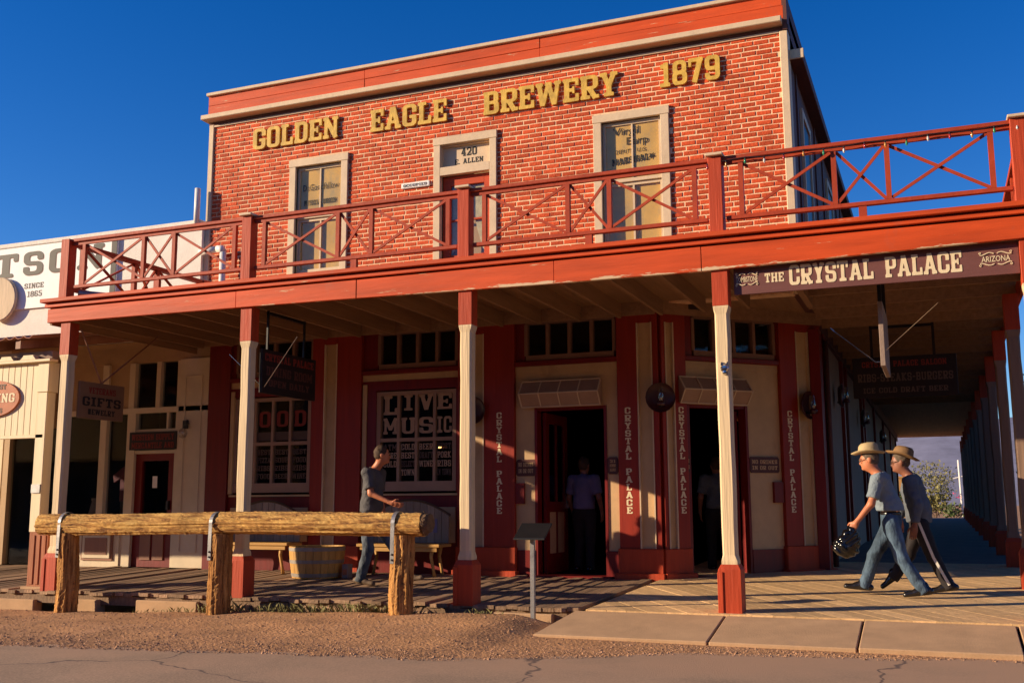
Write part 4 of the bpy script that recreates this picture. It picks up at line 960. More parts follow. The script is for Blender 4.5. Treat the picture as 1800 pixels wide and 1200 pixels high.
notice(CH,0.405,0.462,1.55,1.78,'narrow notice squeezed on the left jamb of the corner door','21','NO')
# wall lanterns: dark reflector dish with a glass chimney lamp
def lantern(base,nrm,label):
    t=thing('wall_lantern',label,'lantern',base,'wall lanterns')
    n=Vector(nrm).normalized(); s=Vector((-n.y,n.x,0)); b=Vector(base)
    T=lambda u,v,z:b+s*u+n*v+Vector((0,0,z))
    m=MB(T); k=20
    prof=[(0.0,0.03),(0.10,0.035),(0.17,0.05),(0.205,0.085),(0.21,0.095),(0.205,0.07),(0.15,0.02),(0.0,0.012)]
    m.lathe(prof,(0,0,0),k,axis='y'); m.obj('reflector','lamp_red',t,smooth=True)
    MB(T).box(-0.02,0.02,0,0.17,-0.13,-0.10).obj('bracket','black_paint',t)
    MB(T).lathe([(0.0,-0.12),(0.055,-0.12),(0.06,-0.08),(0.03,-0.05),(0.0,-0.05)],(0,0.15,0),12).obj('font','lamp_red',t,smooth=True)
    MB(T).lathe([(0.03,-0.05),(0.042,0.0),(0.03,0.07),(0.022,0.14)],(0,0.15,0),12).obj('chimney','lamp_glass',t,smooth=True)
    MB(T).lathe([(0.0,-0.045),(0.022,-0.03),(0.02,0.02),(0.0,0.05)],(0,0.15,0),8).obj('bulb','chrome',t,smooth=True)
lantern((-3.56,14.30,2.57),(0.38,-0.92,0),'round dark lantern on the corner pilaster between the two doors')
lantern((-6.40,14.33,2.50),(0,-1,0),'round dark lantern half hidden behind the third cream post')
q=CH(2.45,0.06,2.55); lantern(q,(0.92,-0.38,0),'round dark lantern on the pilaster right of the corner door')
lantern((-1.54,18.7,2.93),(1,0,0),'nearest dark lantern on the grey side wall under the arcade')
lantern((-1.54,24.3,2.96),(1,0,0),'second dark lantern along the grey arcade wall')
lantern((-1.54,32.0,3.0),(1,0,0),'third dark lantern deep in the arcade')

# ================================================================== LEFT SHOP UNDER THE PORCH
sh=thing('shopfront_building','cream wood shopfront with red door under the left end of the porch','building',(-12.8,14.4,0.1))
Tn=FR
MB(Tn).box(-16.2,-11.31,-0.15,0.0,3.58,3.96).obj('wall','shop_tan',sh)
MB(Tn).box(-16.2,-11.31,-0.1,0.04,2.70,2.79).box(-13.02,-12.90,-0.1,0.03,2.79,3.58).box(-12.44,-12.35,-0.1,0.02,2.79,3.58).box(-13.02,-12.84,-0.1,0.03,0.1,2.70).box(-11.99,-11.93,-0.1,0.02,0.1,3.58).box(-13.62,-13.48,-0.1,0.03,0.78,3.58).box(-14.60,-14.45,-0.1,0.03,0.1,3.58).box(-12.84,-11.99,-0.1,0.015,2.0,2.06).box(-12.84,-11.99,-0.1,0.01,2.35,2.42).box(-12.2,-12.16,-0.1,0.0,2.42,2.70).obj('frame','shop_cream',sh,bevel=0.003)
for a,b,z0,z1 in ((-12.90,-12.44,2.79,3.58),(-12.35,-11.99,2.79,3.58),(-12.84,-12.2,2.42,2.70),(-12.16,-11.99,2.42,2.70),(-13.48,-13.02,0.78,2.70),(-14.45,-13.62,0.78,2.70)):
    MB(Tn).box(a,b,-0.06,-0.055,z0,z1).obj('pane','pane',sh)
MB(Tn).box(-14.45,-13.62,-0.08,-0.02,2.79,3.58).box(-13.48,-13.02,-0.08,-0.02,2.79,3.58).obj('transom_board','shop_tan',sh)
pp=MB(Tn).box(-11.93,-11.31,-0.12,0.04,0.1,3.6).obj('pilaster','shop_cream',sh,bevel=0.004)
MB(Tn).box(-11.80,-11.78,0.04,0.055,0.35,3.3).box(-11.46,-11.44,0.04,0.055,0.35,3.3).box(-11.78,-11.46,0.04,0.055,3.28,3.30).box(-11.78,-11.46,0.04,0.055,0.35,0.37).obj('moulding','shop_cream',pp)
def bulkhead(a,b):
    o=MB(Tn).box(a,b,-0.1,0.05,0.09,0.78).box(a-0.03,b+0.03,-0.1,0.09,0.782,0.815).obj('bulkhead','shop_cream',sh)
    MB(Tn).box(a+0.1,b-0.12,0.05,0.075,0.2,0.68).obj('panel_frame','brown_panel',o)
    MB(Tn).box(a+0.14,b-0.16,0.075,0.095,0.24,0.64).obj('panel_moulding','shop_cream',o)
    MB(Tn).box(a+0.20,b-0.22,0.095,0.105,0.30,0.58).obj('panel_field','brown_panel',o)
bulkhead(-13.95,-13.05); bulkhead(-15.0,-14.1)
MB(Tn).box(-13.05,-13.02,-0.1,0.03,0.1,0.8).obj('stop','shop_cream',sh)
dr=MB(Tn).box(-12.84,-12.70,-0.12,-0.03,0.1,2.0).box(-12.13,-11.99,-0.12,-0.03,0.1,2.0).box(-12.70,-12.13,-0.12,-0.03,1.88,2.0).box(-12.70,-12.13,-0.12,-0.03,0.1,0.82).obj('door','maroon',sh)
MB(Tn).box(-12.70,-12.13,-0.08,-0.075,0.82,1.88).obj('pane','pane',dr)
MB(Tn).box(-12.66,-12.44,-0.03,-0.01,0.22,0.72).box(-12.39,-12.17,-0.03,-0.01,0.22,0.72).obj('door_panel','brown_panel',dr)
MB(Tn).box(-12.50,-12.40,-0.074,-0.070,1.42,1.62).obj('sticker','sign_white',dr)
MB(Tn).box(-12.11,-12.07,-0.03,0.03,1.05,1.2).obj('handle','iron',dr)
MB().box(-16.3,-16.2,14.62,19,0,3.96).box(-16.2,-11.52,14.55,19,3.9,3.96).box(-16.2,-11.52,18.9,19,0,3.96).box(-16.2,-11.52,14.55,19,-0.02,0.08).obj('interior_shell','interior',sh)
ds=thing('door_sign','long dark red board with black lettering above the left shop door','sign',(-12.4,14.38,2.07))
MB(Tn).box(-12.93,-11.93,0.03,0.055,2.065,2.37).obj('board','sign_dark',ds)
word(Tn,'WESTERN SUPPLY',-12.88,-11.98,2.23,0.10,0.056,0.059,'text_dim',ds,res=12); word(Tn,'MERCANTILE AND',-12.88,-11.98,2.09,0.10,0.056,0.059,'text_dim',ds,res=12)
wlamp=thing('wall_lamp','black iron bracket lamp with clear globe on the cream pilaster','lamp',(-11.68,14.35,2.4))
MB().tube([(-11.75,14.35,2.47),(-11.70,14.26,2.52),(-11.62,14.2,2.50),(-11.60,14.2,2.44)],0.014,6).box(-11.80,-11.70,14.33,14.36,2.40,2.54).obj('bracket','black_paint',wlamp)
m=MB()
for k in range(5):
    a=k*2*math.pi/5; m.tube([(-11.62,14.2,2.47),(-11.62+0.07*math.cos(a),14.2,2.47+0.07*math.sin(a))],[0.02,0.006],5)
m.obj('star','black_paint',wlamp)
MB().lathe([(0.02,0.0),(0.06,-0.03),(0.075,-0.09),(0.055,-0.15),(0.0,-0.17)],(-11.68,14.2,2.40),14).obj('globe','lamp_glass',wlamp,smooth=True)
# merchandise dimly seen in the shop windows
for i,(u,z,h,m_,lab,cat) in enumerate(((-13.25,1.2,0.5,'text_dim','red shirt hanging inside the left shop window','shirt'),(-14.0,0.9,0.6,'stucco_side','pale vase on display behind the left shop window','vase'),(-13.2,0.85,0.35,'hat_band','brown box on display inside the narrow shop window','box'))):
    t=thing(cat,lab,cat,(u,14.75,z-0.1))
    if cat=='shirt': MB().prism([(u-0.16,z),(u+0.16,z),(u+0.16,z+0.4),(u+0.3,z+0.33),(u+0.33,z+0.45),(u+0.1,z+0.6),(u-0.1,z+0.6),(u-0.33,z+0.45),(u-0.3,z+0.33),(u-0.16,z+0.4)],14.70,14.76).obj('cloth',m_,t); MB().box(u-0.02,u+0.02,14.72,14.74,z+0.6,2.7).obj('hanger',m_,t)
    elif cat=='vase': MB().lathe([(0.0,-0.14),(0.10,-0.14),(0.15,0.05),(0.09,0.3),(0.11,0.36)],(u,14.8,z),14).obj('body',m_,t,smooth=True); MB().box(u-0.2,u+0.2,14.6,15.0,0.08,z-0.142).obj('stand','hat_band',t)
    else: MB().box(u-0.15,u+0.15,14.65,14.95,z,z+h,0.01).obj('body',m_,t); MB().box(u-0.2,u+0.2,14.6,15.0,0.08,z-0.002).obj('stand','hat_band',t)

# ================================================================== NEIGHBOUR ON THE FAR LEFT
nb=thing('neighbour_building','white stucco false front building left of the brick saloon with awning','building',(-15,14.3,0.1))
MB().box(-24,-11.54,14.3,14.6,3.97,5.92).box(-24,-16.25,14.3,14.6,0.1,3.97).obj('wall','stucco_white',nb)
MB().box(-24,-11.56,14.26,14.62,5.92,6.0,0.008).obj('coping','stucco_white',nb)
MB().tube([(-11.62,14.24,5.9),(-11.62,14.24,6.55)],0.05,8).obj('vent_pipe','pvc',nb,smooth=True)
# porch of the neighbour
aw=MB(); k=0; xs=[-20+0.055*i for i in range(int((20-11.66)/0.055)+1)]  # right end of the sheet extended to block a streak of sun
for x in xs:
    dz=0.022*math.sin((x)*2*math.pi/0.17); aw.v+= [(x,10.95,3.47+dz),(x,14.3,4.15+dz)]
for i in range(len(xs)-1): aw.f.append([2*i,2*i+2,2*i+3,2*i+1])
awo=aw.obj('awning_sheet','corrugated',nb,fix=False); sm=awo.modifiers.new('s','SOLIDIFY'); sm.thickness=0.008
for x in (-12.05,-12.62,-13.2,-13.8,-14.4,-15.5,-16.5):
    MB().hexa([(x,11.0,3.32),(x+0.09,11.0,3.32),(x+0.09,14.28,3.95),(x,14.28,3.95),(x,11.0,3.435),(x+0.09,11.0,3.435),(x+0.09,14.28,4.1),(x,14.28,4.1)]).obj('rafter','brown_panel',nb)
MB().box(-20,-11.66,11.30,11.42,3.21,3.315).obj('frieze','stucco_side',nb)
for x in [-11.98-0.42*k for k in range(8)]:
    MB().prism([(x-0.19,3.19),(x+0.11,3.19),(x+0.06,3.24),(x+0.06,3.255),(x-0.13,3.255),(x-0.13,3.24)],11.20,11.30).obj('cornice_block','valance',nb)
MB().box(-20,-11.60,11.20,11.36,3.15,3.19,0.006).obj('cornice','valance',nb)
x=-11.87
while x>-16:
    MB().box(x-0.112,x,11.285,11.31,2.12,3.15,0.004).obj('board','valance',nb); x-=0.118
MB().box(-20,-11.87,11.31,11.36,2.1,3.16).box(-20,-11.72,11.27,11.36,2.075,2.12).obj('valance_frame','valance',nb)
MB().box(-11.865,-11.66,11.255,11.45,2.72,3.15,0.006).box(-11.86,-11.68,11.27,11.43,0.76,2.72,0.006).obj('column','valance',nb)
MB().box(-11.85,-11.69,11.25,11.27,1.3,1.42).obj('outlet_box','steel',nb)
pd=MB().box(-11.77,-11.42,11.2,11.5,0.02,0.76,0.008)
for k in range(3): pd.box(-11.72+0.1*k,-11.66+0.1*k,11.188,11.2,0.06,0.72)
pd.obj('pedestal','pedestal',nb)
MB().box(-11.82,-11.40,11.15,11.55,-0.01,0.03).obj('pedestal_foot','concrete',nb)
ST=plane_y(14.3)
MB(ST).box(-16.25,-15.75,-0.1,0.0,0.1,3.97).obj('storefront','shop_cream',nb)
for u in (-16.2,-16.02,-15.84): MB(ST).box(u,u+0.06,0.0,0.02,0.2,3.0).obj('strip','shop_cream',nb)
MB(ST).box(-15.75,-14.62,-0.1,0.0,2.5,3.97).box(-15.75,-15.62,-0.1,0.02,0.1,2.5).obj('storefront','shop_tan',nb)
MB(ST).box(-15.62,-14.62,-0.06,-0.055,0.1,2.5).obj('pane','pane',nb)
# its signs
ws=thing('wall_sign','large white painted board with grey slab letters on the stucco wall','sign',(-15.5,14.28,4.7))
MB().box(-18.4,-13.35,14.255,14.295,4.72,5.90).obj('board','sign_white',ws)
MB().box(-13.47,-13.35,14.245,14.254,4.72,5.86).obj('border','sign_grey',ws)
TW=plane_y(14.254)
for ch,u0,u1 in (('A',-17.42,-16.82),('T',-16.30,-15.70),('S',-15.56,-15.08),('O',-14.93,-14.42),('N',-14.26,-13.65)):
    word(TW,ch,u0+0.02,u1+0.02,5.33,0.44,0.0005,0.0005,'stucco_side',ws,res=20); word(TW,ch,u0,u1,5.35,0.44,0.003,0.003,'sign_grey',ws,res=20,name='letter')  # first copy, offset down and right, is the letter's painted shadow
word(TW,'SINCE',-15.50,-15.03,5.09,0.10,0.002,0.002,'sign_grey',ws,res=14); word(TW,'1865',-15.42,-15.06,4.93,0.11,0.002,0.002,'sign_grey',ws,res=14)
rs=thing('round_plaque','pale oval wooden plaque overlapping the lower edge of the white wall sign','plaque',(-16.05,14.2,4.5))
MB().lathe([(0.0,0.0),(0.40,0.0),(0.42,0.02),(0.42,0.05),(0.40,0.07),(0.0,0.07)],(-16.02,14.16,4.92),28,axis='y').obj('disc','pale_wood',rs)
os_=thing('oval_sign','rust red oval trading sign on the cream board valance','sign',(-12.7,11.28,2.4))
m=MB(); k=36
A=[m.pt((-12.74+0.55*math.cos(2*math.pi*i/k),11.25,2.66+0.27*math.sin(2*math.pi*i/k))) for i in range(k)]; B=[m.pt((-12.74+0.55*math.cos(2*math.pi*i/k),11.284,2.66+0.27*math.sin(2*math.pi*i/k))) for i in range(k)]
m.f.append(A); m.f.append(B[::-1])
for i in range(k): m.f.append([A[i],B[i],B[(i+1)%k],A[(i+1)%k]])
m.obj('board','rust_sign',os_)
word(plane_y(11.248),'TRADING',-13.15,-12.27,2.60,0.13,0,0.002,'sign_cream',os_,res=14); word(plane_y(11.248),'POST EST',-12.98,-12.45,2.79,0.075,0,0.002,'hat_band',os_,res=12); word(plane_y(11.248),'SADDLES',-12.95,-12.5,2.45,0.07,0,0.002,'hat_band',os_,res=12)
# drain pipe on the balcony beside the brick
dp=thing('drain_pipe','white plastic elbow drain pipe where the stucco meets the brick','pipe',(-10.9,14.2,4.1))
MB().tube([(-11.5,14.22,5.40),(-11.14,14.22,5.42)],0.055,10).tube([(-11.14,14.22,5.42),(-11.05,14.22,5.42),(-11.02,14.22,5.36)],0.062,10).tube([(-11.02,14.22,5.36),(-11.02,14.22,4.0)],0.055,10).obj('pipe','pvc',dp,smooth=True)
gp=thing('floor_pipe','open ended grey pipe lying on the balcony deck at the left corner','pipe',(-11,11.25,4.05))
MB().tube([(-11.05,11.10,4.06),(-10.3,12.1,4.06)],0.05,10,cap=False).obj('pipe','steel',gp,smooth=True)

# ================================================================== STREET FURNITURE
hr=thing('hitching_rail','rough log hitching rail on three thick posts with iron straps','hitching rail',(-8,10.85,-0.2))
YH=10.75
def rough_log(p0,p1,r0,r1,n=26,seg=40,amp=0.05,seed=0):
    rg=np.random.default_rng(seed); p0=Vector(p0); p1=Vector(p1); d=(p1-p0).normalized()
    x=d.cross(Vector((0,0,1))) if abs(d.z)<0.9 else d.cross(Vector((0,1,0))); x.normalize(); y=d.cross(x)
    ph=rg.uniform(0,6.28,8); cr=rg.normal(0,0.016,(n,)); cr2=rg.normal(0,0.016,(n,)); m=MB(); R=[]
    for i in range(seg+1):
        t=i/seg; c=p0.lerp(p1,t); rr=r0+(r1-r0)*t; ring=[]
        c=c+y*0.012*math.sin(t*7+ph[0])+x*0.01*math.sin(t*5+ph[1])
        for k in range(n):
            a=2*math.pi*k/n
            q=rr*(1+amp*(0.5*math.sin(3*a+ph[2]+t*2)+0.4*math.sin(5*a+ph[3]-t*3)+0.35*math.sin(11*a+ph[4]+2*math.sin(t*6)))+(cr[k]*math.cos(t*4+k)+cr2[k]*math.sin(t*5+2*k))*2.0+rg.normal(0,0.018))
            ring.append(m.pt(c+x*math.cos(a)*q+y*math.sin(a)*q))
        R.append(ring)
    for A,B in zip(R,R[1:]):
        for k in range(n): m.f.append([A[k],A[(k+1)%n],B[(k+1)%n],B[k]])
    m.f.append(R[0][::-1]); m.f.append(R[-1]); return m
xl0,xl1=-11.07,-5.34; zl=0.886
lg=rough_log((xl0,YH,zl-0.005),(xl1-0.08,YH,zl+0.012),0.133,0.129,44,170,0.06,3).obj('log','log_wood',hr)
rough_log((xl1-0.085,YH,zl+0.012),(xl1,YH+0.0,zl+0.012),0.129,0.10,44,4,0.09,5).obj('log_end','log_end',lg)
for i,(x,zg) in enumerate(((-10.59,-0.26),(-8.19,-0.18),(-5.69,-0.145))):
    p=rough_log((x,YH,zg-0.15),(x,YH,0.77),0.140,0.130,44,50,0.055,11+i).obj('post','log_post',hr)
    s=MB(); w_=0.024; n=14; prof=[]
    for k in range(n+1):
        a=rad(-8+196*k/n); prof.append((YH-0.144*math.cos(a),zl+0.008+0.144*math.sin(a)))
    prof=[(YH-0.150,0.46),(YH-0.148,0.72)]+prof+[(YH+0.148,0.72),(YH+0.150,0.46)]
    P=[]
    for (yy,zz),(cy,cz) in zip(prof,[(0.006 if q[0]<YH else -0.006,-0.004) for q in prof]):
        P.append([s.pt((x-0.06-w_,yy,zz)),s.pt((x-0.06+w_,yy,zz)),s.pt((x-0.06+w_,yy+cy*1.2,zz+cz)),s.pt((x-0.06-w_,yy+cy*1.2,zz+cz))])
    for A,B in zip(P,P[1:]):
        for k in range(4): s.f.append([A[k],A[(k+1)%4],B[(k+1)%4],B[k]])
    so_=s.obj('strap','steel',p)
    for zz in (0.5,0.56): MB().lathe([(0.0,-0.012),(0.012,-0.010),(0.013,0.0)],(x-0.06,YH-0.150,zz),8,axis='y').obj('bolt','iron',so_)

st=thing('sign_stand','slim grey steel post with a tilted black information panel in the dirt','sign stand',(-4.17,10.9,-0.07))
MB().box(-4.195,-4.150,10.88,10.925,-0.2,0.80).obj('post','steel',st)
MB(lambda u,n,z:(-4.18+u,10.90+n*math.cos(rad(32))-z*math.sin(rad(32))*0,0.80+n*math.sin(rad(32))+z)).box(-0.17,0.19,-0.14,0.16,0.0,0.02,0.003).obj('panel','black_paint',st)
MB().box(-4.26,-4.10,10.86,10.94,0.775,0.79).obj('bracket','chrome',st)

# half barrel
ba=thing('barrel_planter','half oak barrel with grey hoops standing between the benches','barrel',(-8.53,13.45,0.07))
bc=(-8.53,13.45,0.075); ns=22; prof=[(0.352,0.0),(0.375,0.12),(0.392,0.25),(0.402,0.36),(0.405,0.45)]
for k in range(ns):
    a0=2*math.pi*k/ns; a1=2*math.pi*(k+0.955)/ns; m=MB()
    m.lathe(prof+[(r-0.03,z) for r,z in prof[::-1]]+[prof[0]],bc,2,a0,a1)
    r_=[m.v[i] for i in range(len(m.v))]; m3=3; L=len(prof)*2
    m.f.append([i*m3 for i in range(L)]); m.f.append([i*m3+2 for i in range(L)][::-1])
    m.obj('stave','oak',ba)
MB().lathe([(0.0,0.05),(0.35,0.05),(0.36,0.40),(0.0,0.40)],bc,22).obj('soil','hat_band',ba)
for z0 in (0.02,0.21,0.385): 
    r0=np.interp(z0,[q[1] for q in prof],[q[0] for q in prof]); r1=np.interp(z0+0.05,[q[1] for q in prof],[q[0] for q in prof])
    MB().lathe([(r0+0.001,z0),(r0+0.006,z0),(r1+0.006,z0+0.05),(r1+0.001,z0+0.05)],bc,32).obj('hoop','hoop',ba,smooth=False)
bxx=thing('carton','small pinkish cardboard carton on the boards right of the barrel','box',(-8.05,13.5,0.07))
MB().box(-8.09,-7.99,13.42,13.55,0.072,0.27,0.004).obj('body','stucco_side',bxx); MB().box(-8.075,-8.005,13.416,13.42,0.12,0.2).obj('label_patch','rust_sign',bxx)
# benches with plank backs
def bench(xc,yc,label,w=1.36):
    t=thing('bench',label,'bench',(xc,yc,floor_z(yc)),'porch benches'); zf=floor_z(yc); h=w/2
    MB().box(xc-h,xc+h,yc-0.22,yc+0.2,zf+0.42,zf+0.465,0.006).obj('seat','bench_seat',t)
    MB().box(xc-h+0.05,xc+h-0.05,yc-0.20,yc-0.17,zf+0.36,zf+0.42).obj('apron','bench_seat',t)
    n=11
    for k in range(n):
        x0=xc-h+0.03+(w-0.06)*k/n; x1=xc-h+0.03+(w-0.06)*(k+1)/n-0.008; q=lambda x:zf+0.78+0.30*math.cos((x-xc)/h*1.35)
        MB().prism([(x0,zf+0.47),(x1,zf+0.47),(x1,q(x1)),(x0,q(x0))],yc+0.17,yc+0.20).obj('back_slat','bench_back',t)
    pts=[(xc-h+0.02+(w-0.04)*i/20,yc+0.185,zf+0.795+0.30*math.cos(((w-0.04)*i/20-h+0.02)/h*1.35)) for i in range(21)]
    MB().tube(pts,0.022,6).obj('back_rim','hat_band',t)
    m=MB().lathe([(0.0,-0.03),(0.10,-0.03),(0.11,0.0),(0.10,0.01),(0.0,0.01)],(xc,yc+0.165,zf+0.78),18,axis='y'); m.obj('emblem','hat_band',t)
    m=MB()
    for k in range(3): m.box(xc+0.16+0.12*k,xc+0.22+0.12*k,yc+0.160,yc+0.172,zf+0.62,zf+0.82)
    m.obj('painted_mark','lavender',t)
    for s in (-1,1):
        for yy in (yc-0.15,yc+0.12):
            x=xc+s*(h-0.16); MB().tube([(x+s*0.06,yy,zf),(x+s*0.035,yy,zf+0.12),(x-s*0.0,yy,zf+0.28),(x+s*0.02,yy,zf+0.42)],[0.028,0.022,0.026,0.034],8).obj('leg','bench_seat',t,smooth=True)
bench(-7.38,13.98,'wooden bench with arched plank back under the live music window')
bench(-9.95,13.98,'wooden bench with arched plank back left of the half barrel')
# emblem on the fourth post
em=thing('post_ornament','small pale metal animal head ornament nailed to the cream post by the corner','ornament',(-2.07,11.11,2.52))
MB().lathe([(0.0,-0.03),(0.03,-0.028),(0.045,-0.012),(0.045,0.0)],(-2.05,11.125,2.53),12,axis='y').lathe([(0.0,-0.04),(0.02,-0.035),(0.028,-0.012),(0.03,0.0)],(-2.05,11.125,2.485),10,axis='y').prism([(-2.09,2.56),(-2.06,2.56),(-2.085,2.60)],11.10,11.125).prism([(-2.04,2.56),(-2.01,2.56),(-2.015,2.60)],11.10,11.125).obj('face','chrome',em)
# lit lamps inside the bar
for u,y,z,lab in ((-7.62,15.6,2.05,'left amber lamp glowing behind the live music window'),(-7.18,15.6,2.05,'right amber lamp glowing behind the live music window'),(-2.9,17.2,2.45,'small warm lamp glowing inside the corner doorway')):
    t=thing('pendant_lamp',lab,'lamp',(u,y,z))
    MB().lathe([(0.03,0.12),(0.07,0.10),(0.16,0.0),(0.15,0.0),(0.06,0.09)],(u,y,z),16).obj('shade','brown_panel',t,smooth=True)
    MB().lathe([(0.0,-0.03),(0.05,-0.01),(0.05,0.04),(0.0,0.08)],(u,y,z),10).obj('bulb','lamp_glow',t,smooth=True)
    MB().tube([(u,y,z+0.1),(u,y,3.86)],0.008,5).obj('cord','black_paint',t)

# ================================================================== PEOPLE (signed distance bodies, meshed with surface nets)
def surfnets(F,lo,h):
    S=F<0; sh=F.shape; c=np.zeros((sh[0]-1,sh[1]-1,sh[2]-1),int)
    sl=lambda A,i,j,k:A[i:i+sh[0]-1,j:j+sh[1]-1,k:k+sh[2]-1]
    for i in (0,1):
        for j in (0,1):
            for k in (0,1): c+=sl(S,i,j,k)
    mask=(c>0)&(c<8); idx=-np.ones(c.shape,int); idx[mask]=np.arange(mask.sum())
    P=np.zeros(c.shape+(3,)); n=np.zeros(c.shape)
    for ax in range(3):
        for a in (0,1):
            for b in (0,1):
                o=[0,0,0]; o[(ax+1)%3]=a; o[(ax+2)%3]=b; e=list(o); e[ax]=1
                A=sl(F,*o); B=sl(F,*e); cr=((A<0)!=(B<0))&mask
                t=np.where(cr,A/np.where(cr,A-B,1),0)
                for d in range(3): P[...,d]+=np.where(cr,(t if d==ax else o[d]),0)
                n+=cr
    V=(np.argwhere(mask)+P[mask]/n[mask][:,None])*h+np.array(lo)
    faces=[]
    for ax in range(3):
        s0=[slice(1,-1)]*3; s0[ax]=slice(0,-1); s1=[slice(1,-1)]*3; s1[ax]=slice(1,None)
        A=S[tuple(s0)]; B=S[tuple(s1)]; cr=np.argwhere(A!=B)
        if not len(cr): continue
        base=cr.copy()
        for d in range(3):
            if d!=ax: base[:,d]+=1
        u,v=(ax+1)%3,(ax+2)%3
        def g(du,dv):
            q=base.copy(); q[:,u]-=du; q[:,v]-=dv; return idx[q[:,0],q[:,1],q[:,2]]
        Q=np.stack([g(1,1),g(0,1),g(0,0),g(1,0)],1)
        fl=~A[cr[:,0],cr[:,1],cr[:,2]]
        Q[fl]=Q[fl][:,::-1]; faces.append(Q)
    return V,np.concatenate(faces)
class Field:
    def __init__(s,lo,hi,h):
        s.lo=np.array(lo,float); s.h=h; n=[int((b-a)/h)+2 for a,b in zip(lo,hi)]
        g=[lo[i]+np.arange(n[i])*h for i in range(3)]; s.X,s.Y,s.Z=np.meshgrid(*g,indexing='ij'); s.D=np.full(s.X.shape,9.0)
    def add(s,d,k=0.02):
        if k<=0: s.D=np.minimum(s.D,d); return s
        hh=np.clip(0.5+0.5*(s.D-d)/k,0,1); s.D=s.D*(1-hh)+d*hh-k*hh*(1-hh); return s
    def cap(s,a,b,ra,rb,k=0.02,sq=None):
        a=np.array(a,float); b=np.array(b,float); d=b-a; L=d@d+1e-9
        t=np.clip(((s.X-a[0])*d[0]+(s.Y-a[1])*d[1]+(s.Z-a[2])*d[2])/L,0,1)
        dx,dy,dz=s.X-a[0]-t*d[0],s.Y-a[1]-t*d[1],s.Z-a[2]-t*d[2]
        if sq is not None:   # flatten along direction sq[0] by factor sq[1]
            n=np.array(sq[0]); q=dx*n[0]+dy*n[1]+dz*n[2]; f=1/sq[1]-1; dx,dy,dz=dx+q*n[0]*f,dy+q*n[1]*f,dz+q*n[2]*f
        return s.add(np.sqrt(dx*dx+dy*dy+dz*dz)-(ra+(rb-ra)*t),k)
    def ell(s,c,r,ax=None,k=0.02):
        dx,dy,dz=s.X-c[0],s.Y-c[1],s.Z-c[2]
        if ax is not None: 
            f,l,u=ax; dx,dy,dz=dx*f[0]+dy*f[1]+dz*f[2],dx*l[0]+dy*l[1]+dz*l[2],dx*u[0]+dy*u[1]+dz*u[2]
        q=np.sqrt((dx/r[0])**2+(dy/r[1])**2+(dz/r[2])**2); return s.add((q-1)*min(r),k)
    def cut(s,p,n):   # remove the half space in direction n
        s.D=np.maximum(s.D,(s.X-p[0])*n[0]+(s.Y-p[1])*n[1]+(s.Z-p[2])*n[2]); return s
    def wrinkle(s,a,f,seed=0):
        s.D=s.D+a*(np.sin(f*s.Z+3*np.sin(f*0.31*s.X+seed)+2*np.sin(f*0.23*s.Y))*np.sin(f*0.55*(s.X-s.Y)+seed)); return s
    def mesh(s,name):
        V,Fc=surfnets(s.D,s.lo,s.h); me=bpy.data.meshes.new(name); me.from_pydata(V.tolist(),[],Fc.tolist()); me.polygons.foreach_set('use_smooth',[True]*len(me.polygons)); me.update(); return me
def joinm(ms,name):
    v=[];f=[]
    for m in ms:
        o=len(v); v+=[tuple(q.co) for q in m.vertices]; f+=[[i+o for i in p.vertices] for p in m.polygons]; bpy.data.meshes.remove(m)
    me=bpy.data.meshes.new(name); me.from_pydata(v,[],f); me.polygons.foreach_set('use_smooth',[True]*len(f)); me.update(); return me
V3=lambda *a:np.array(a,float)
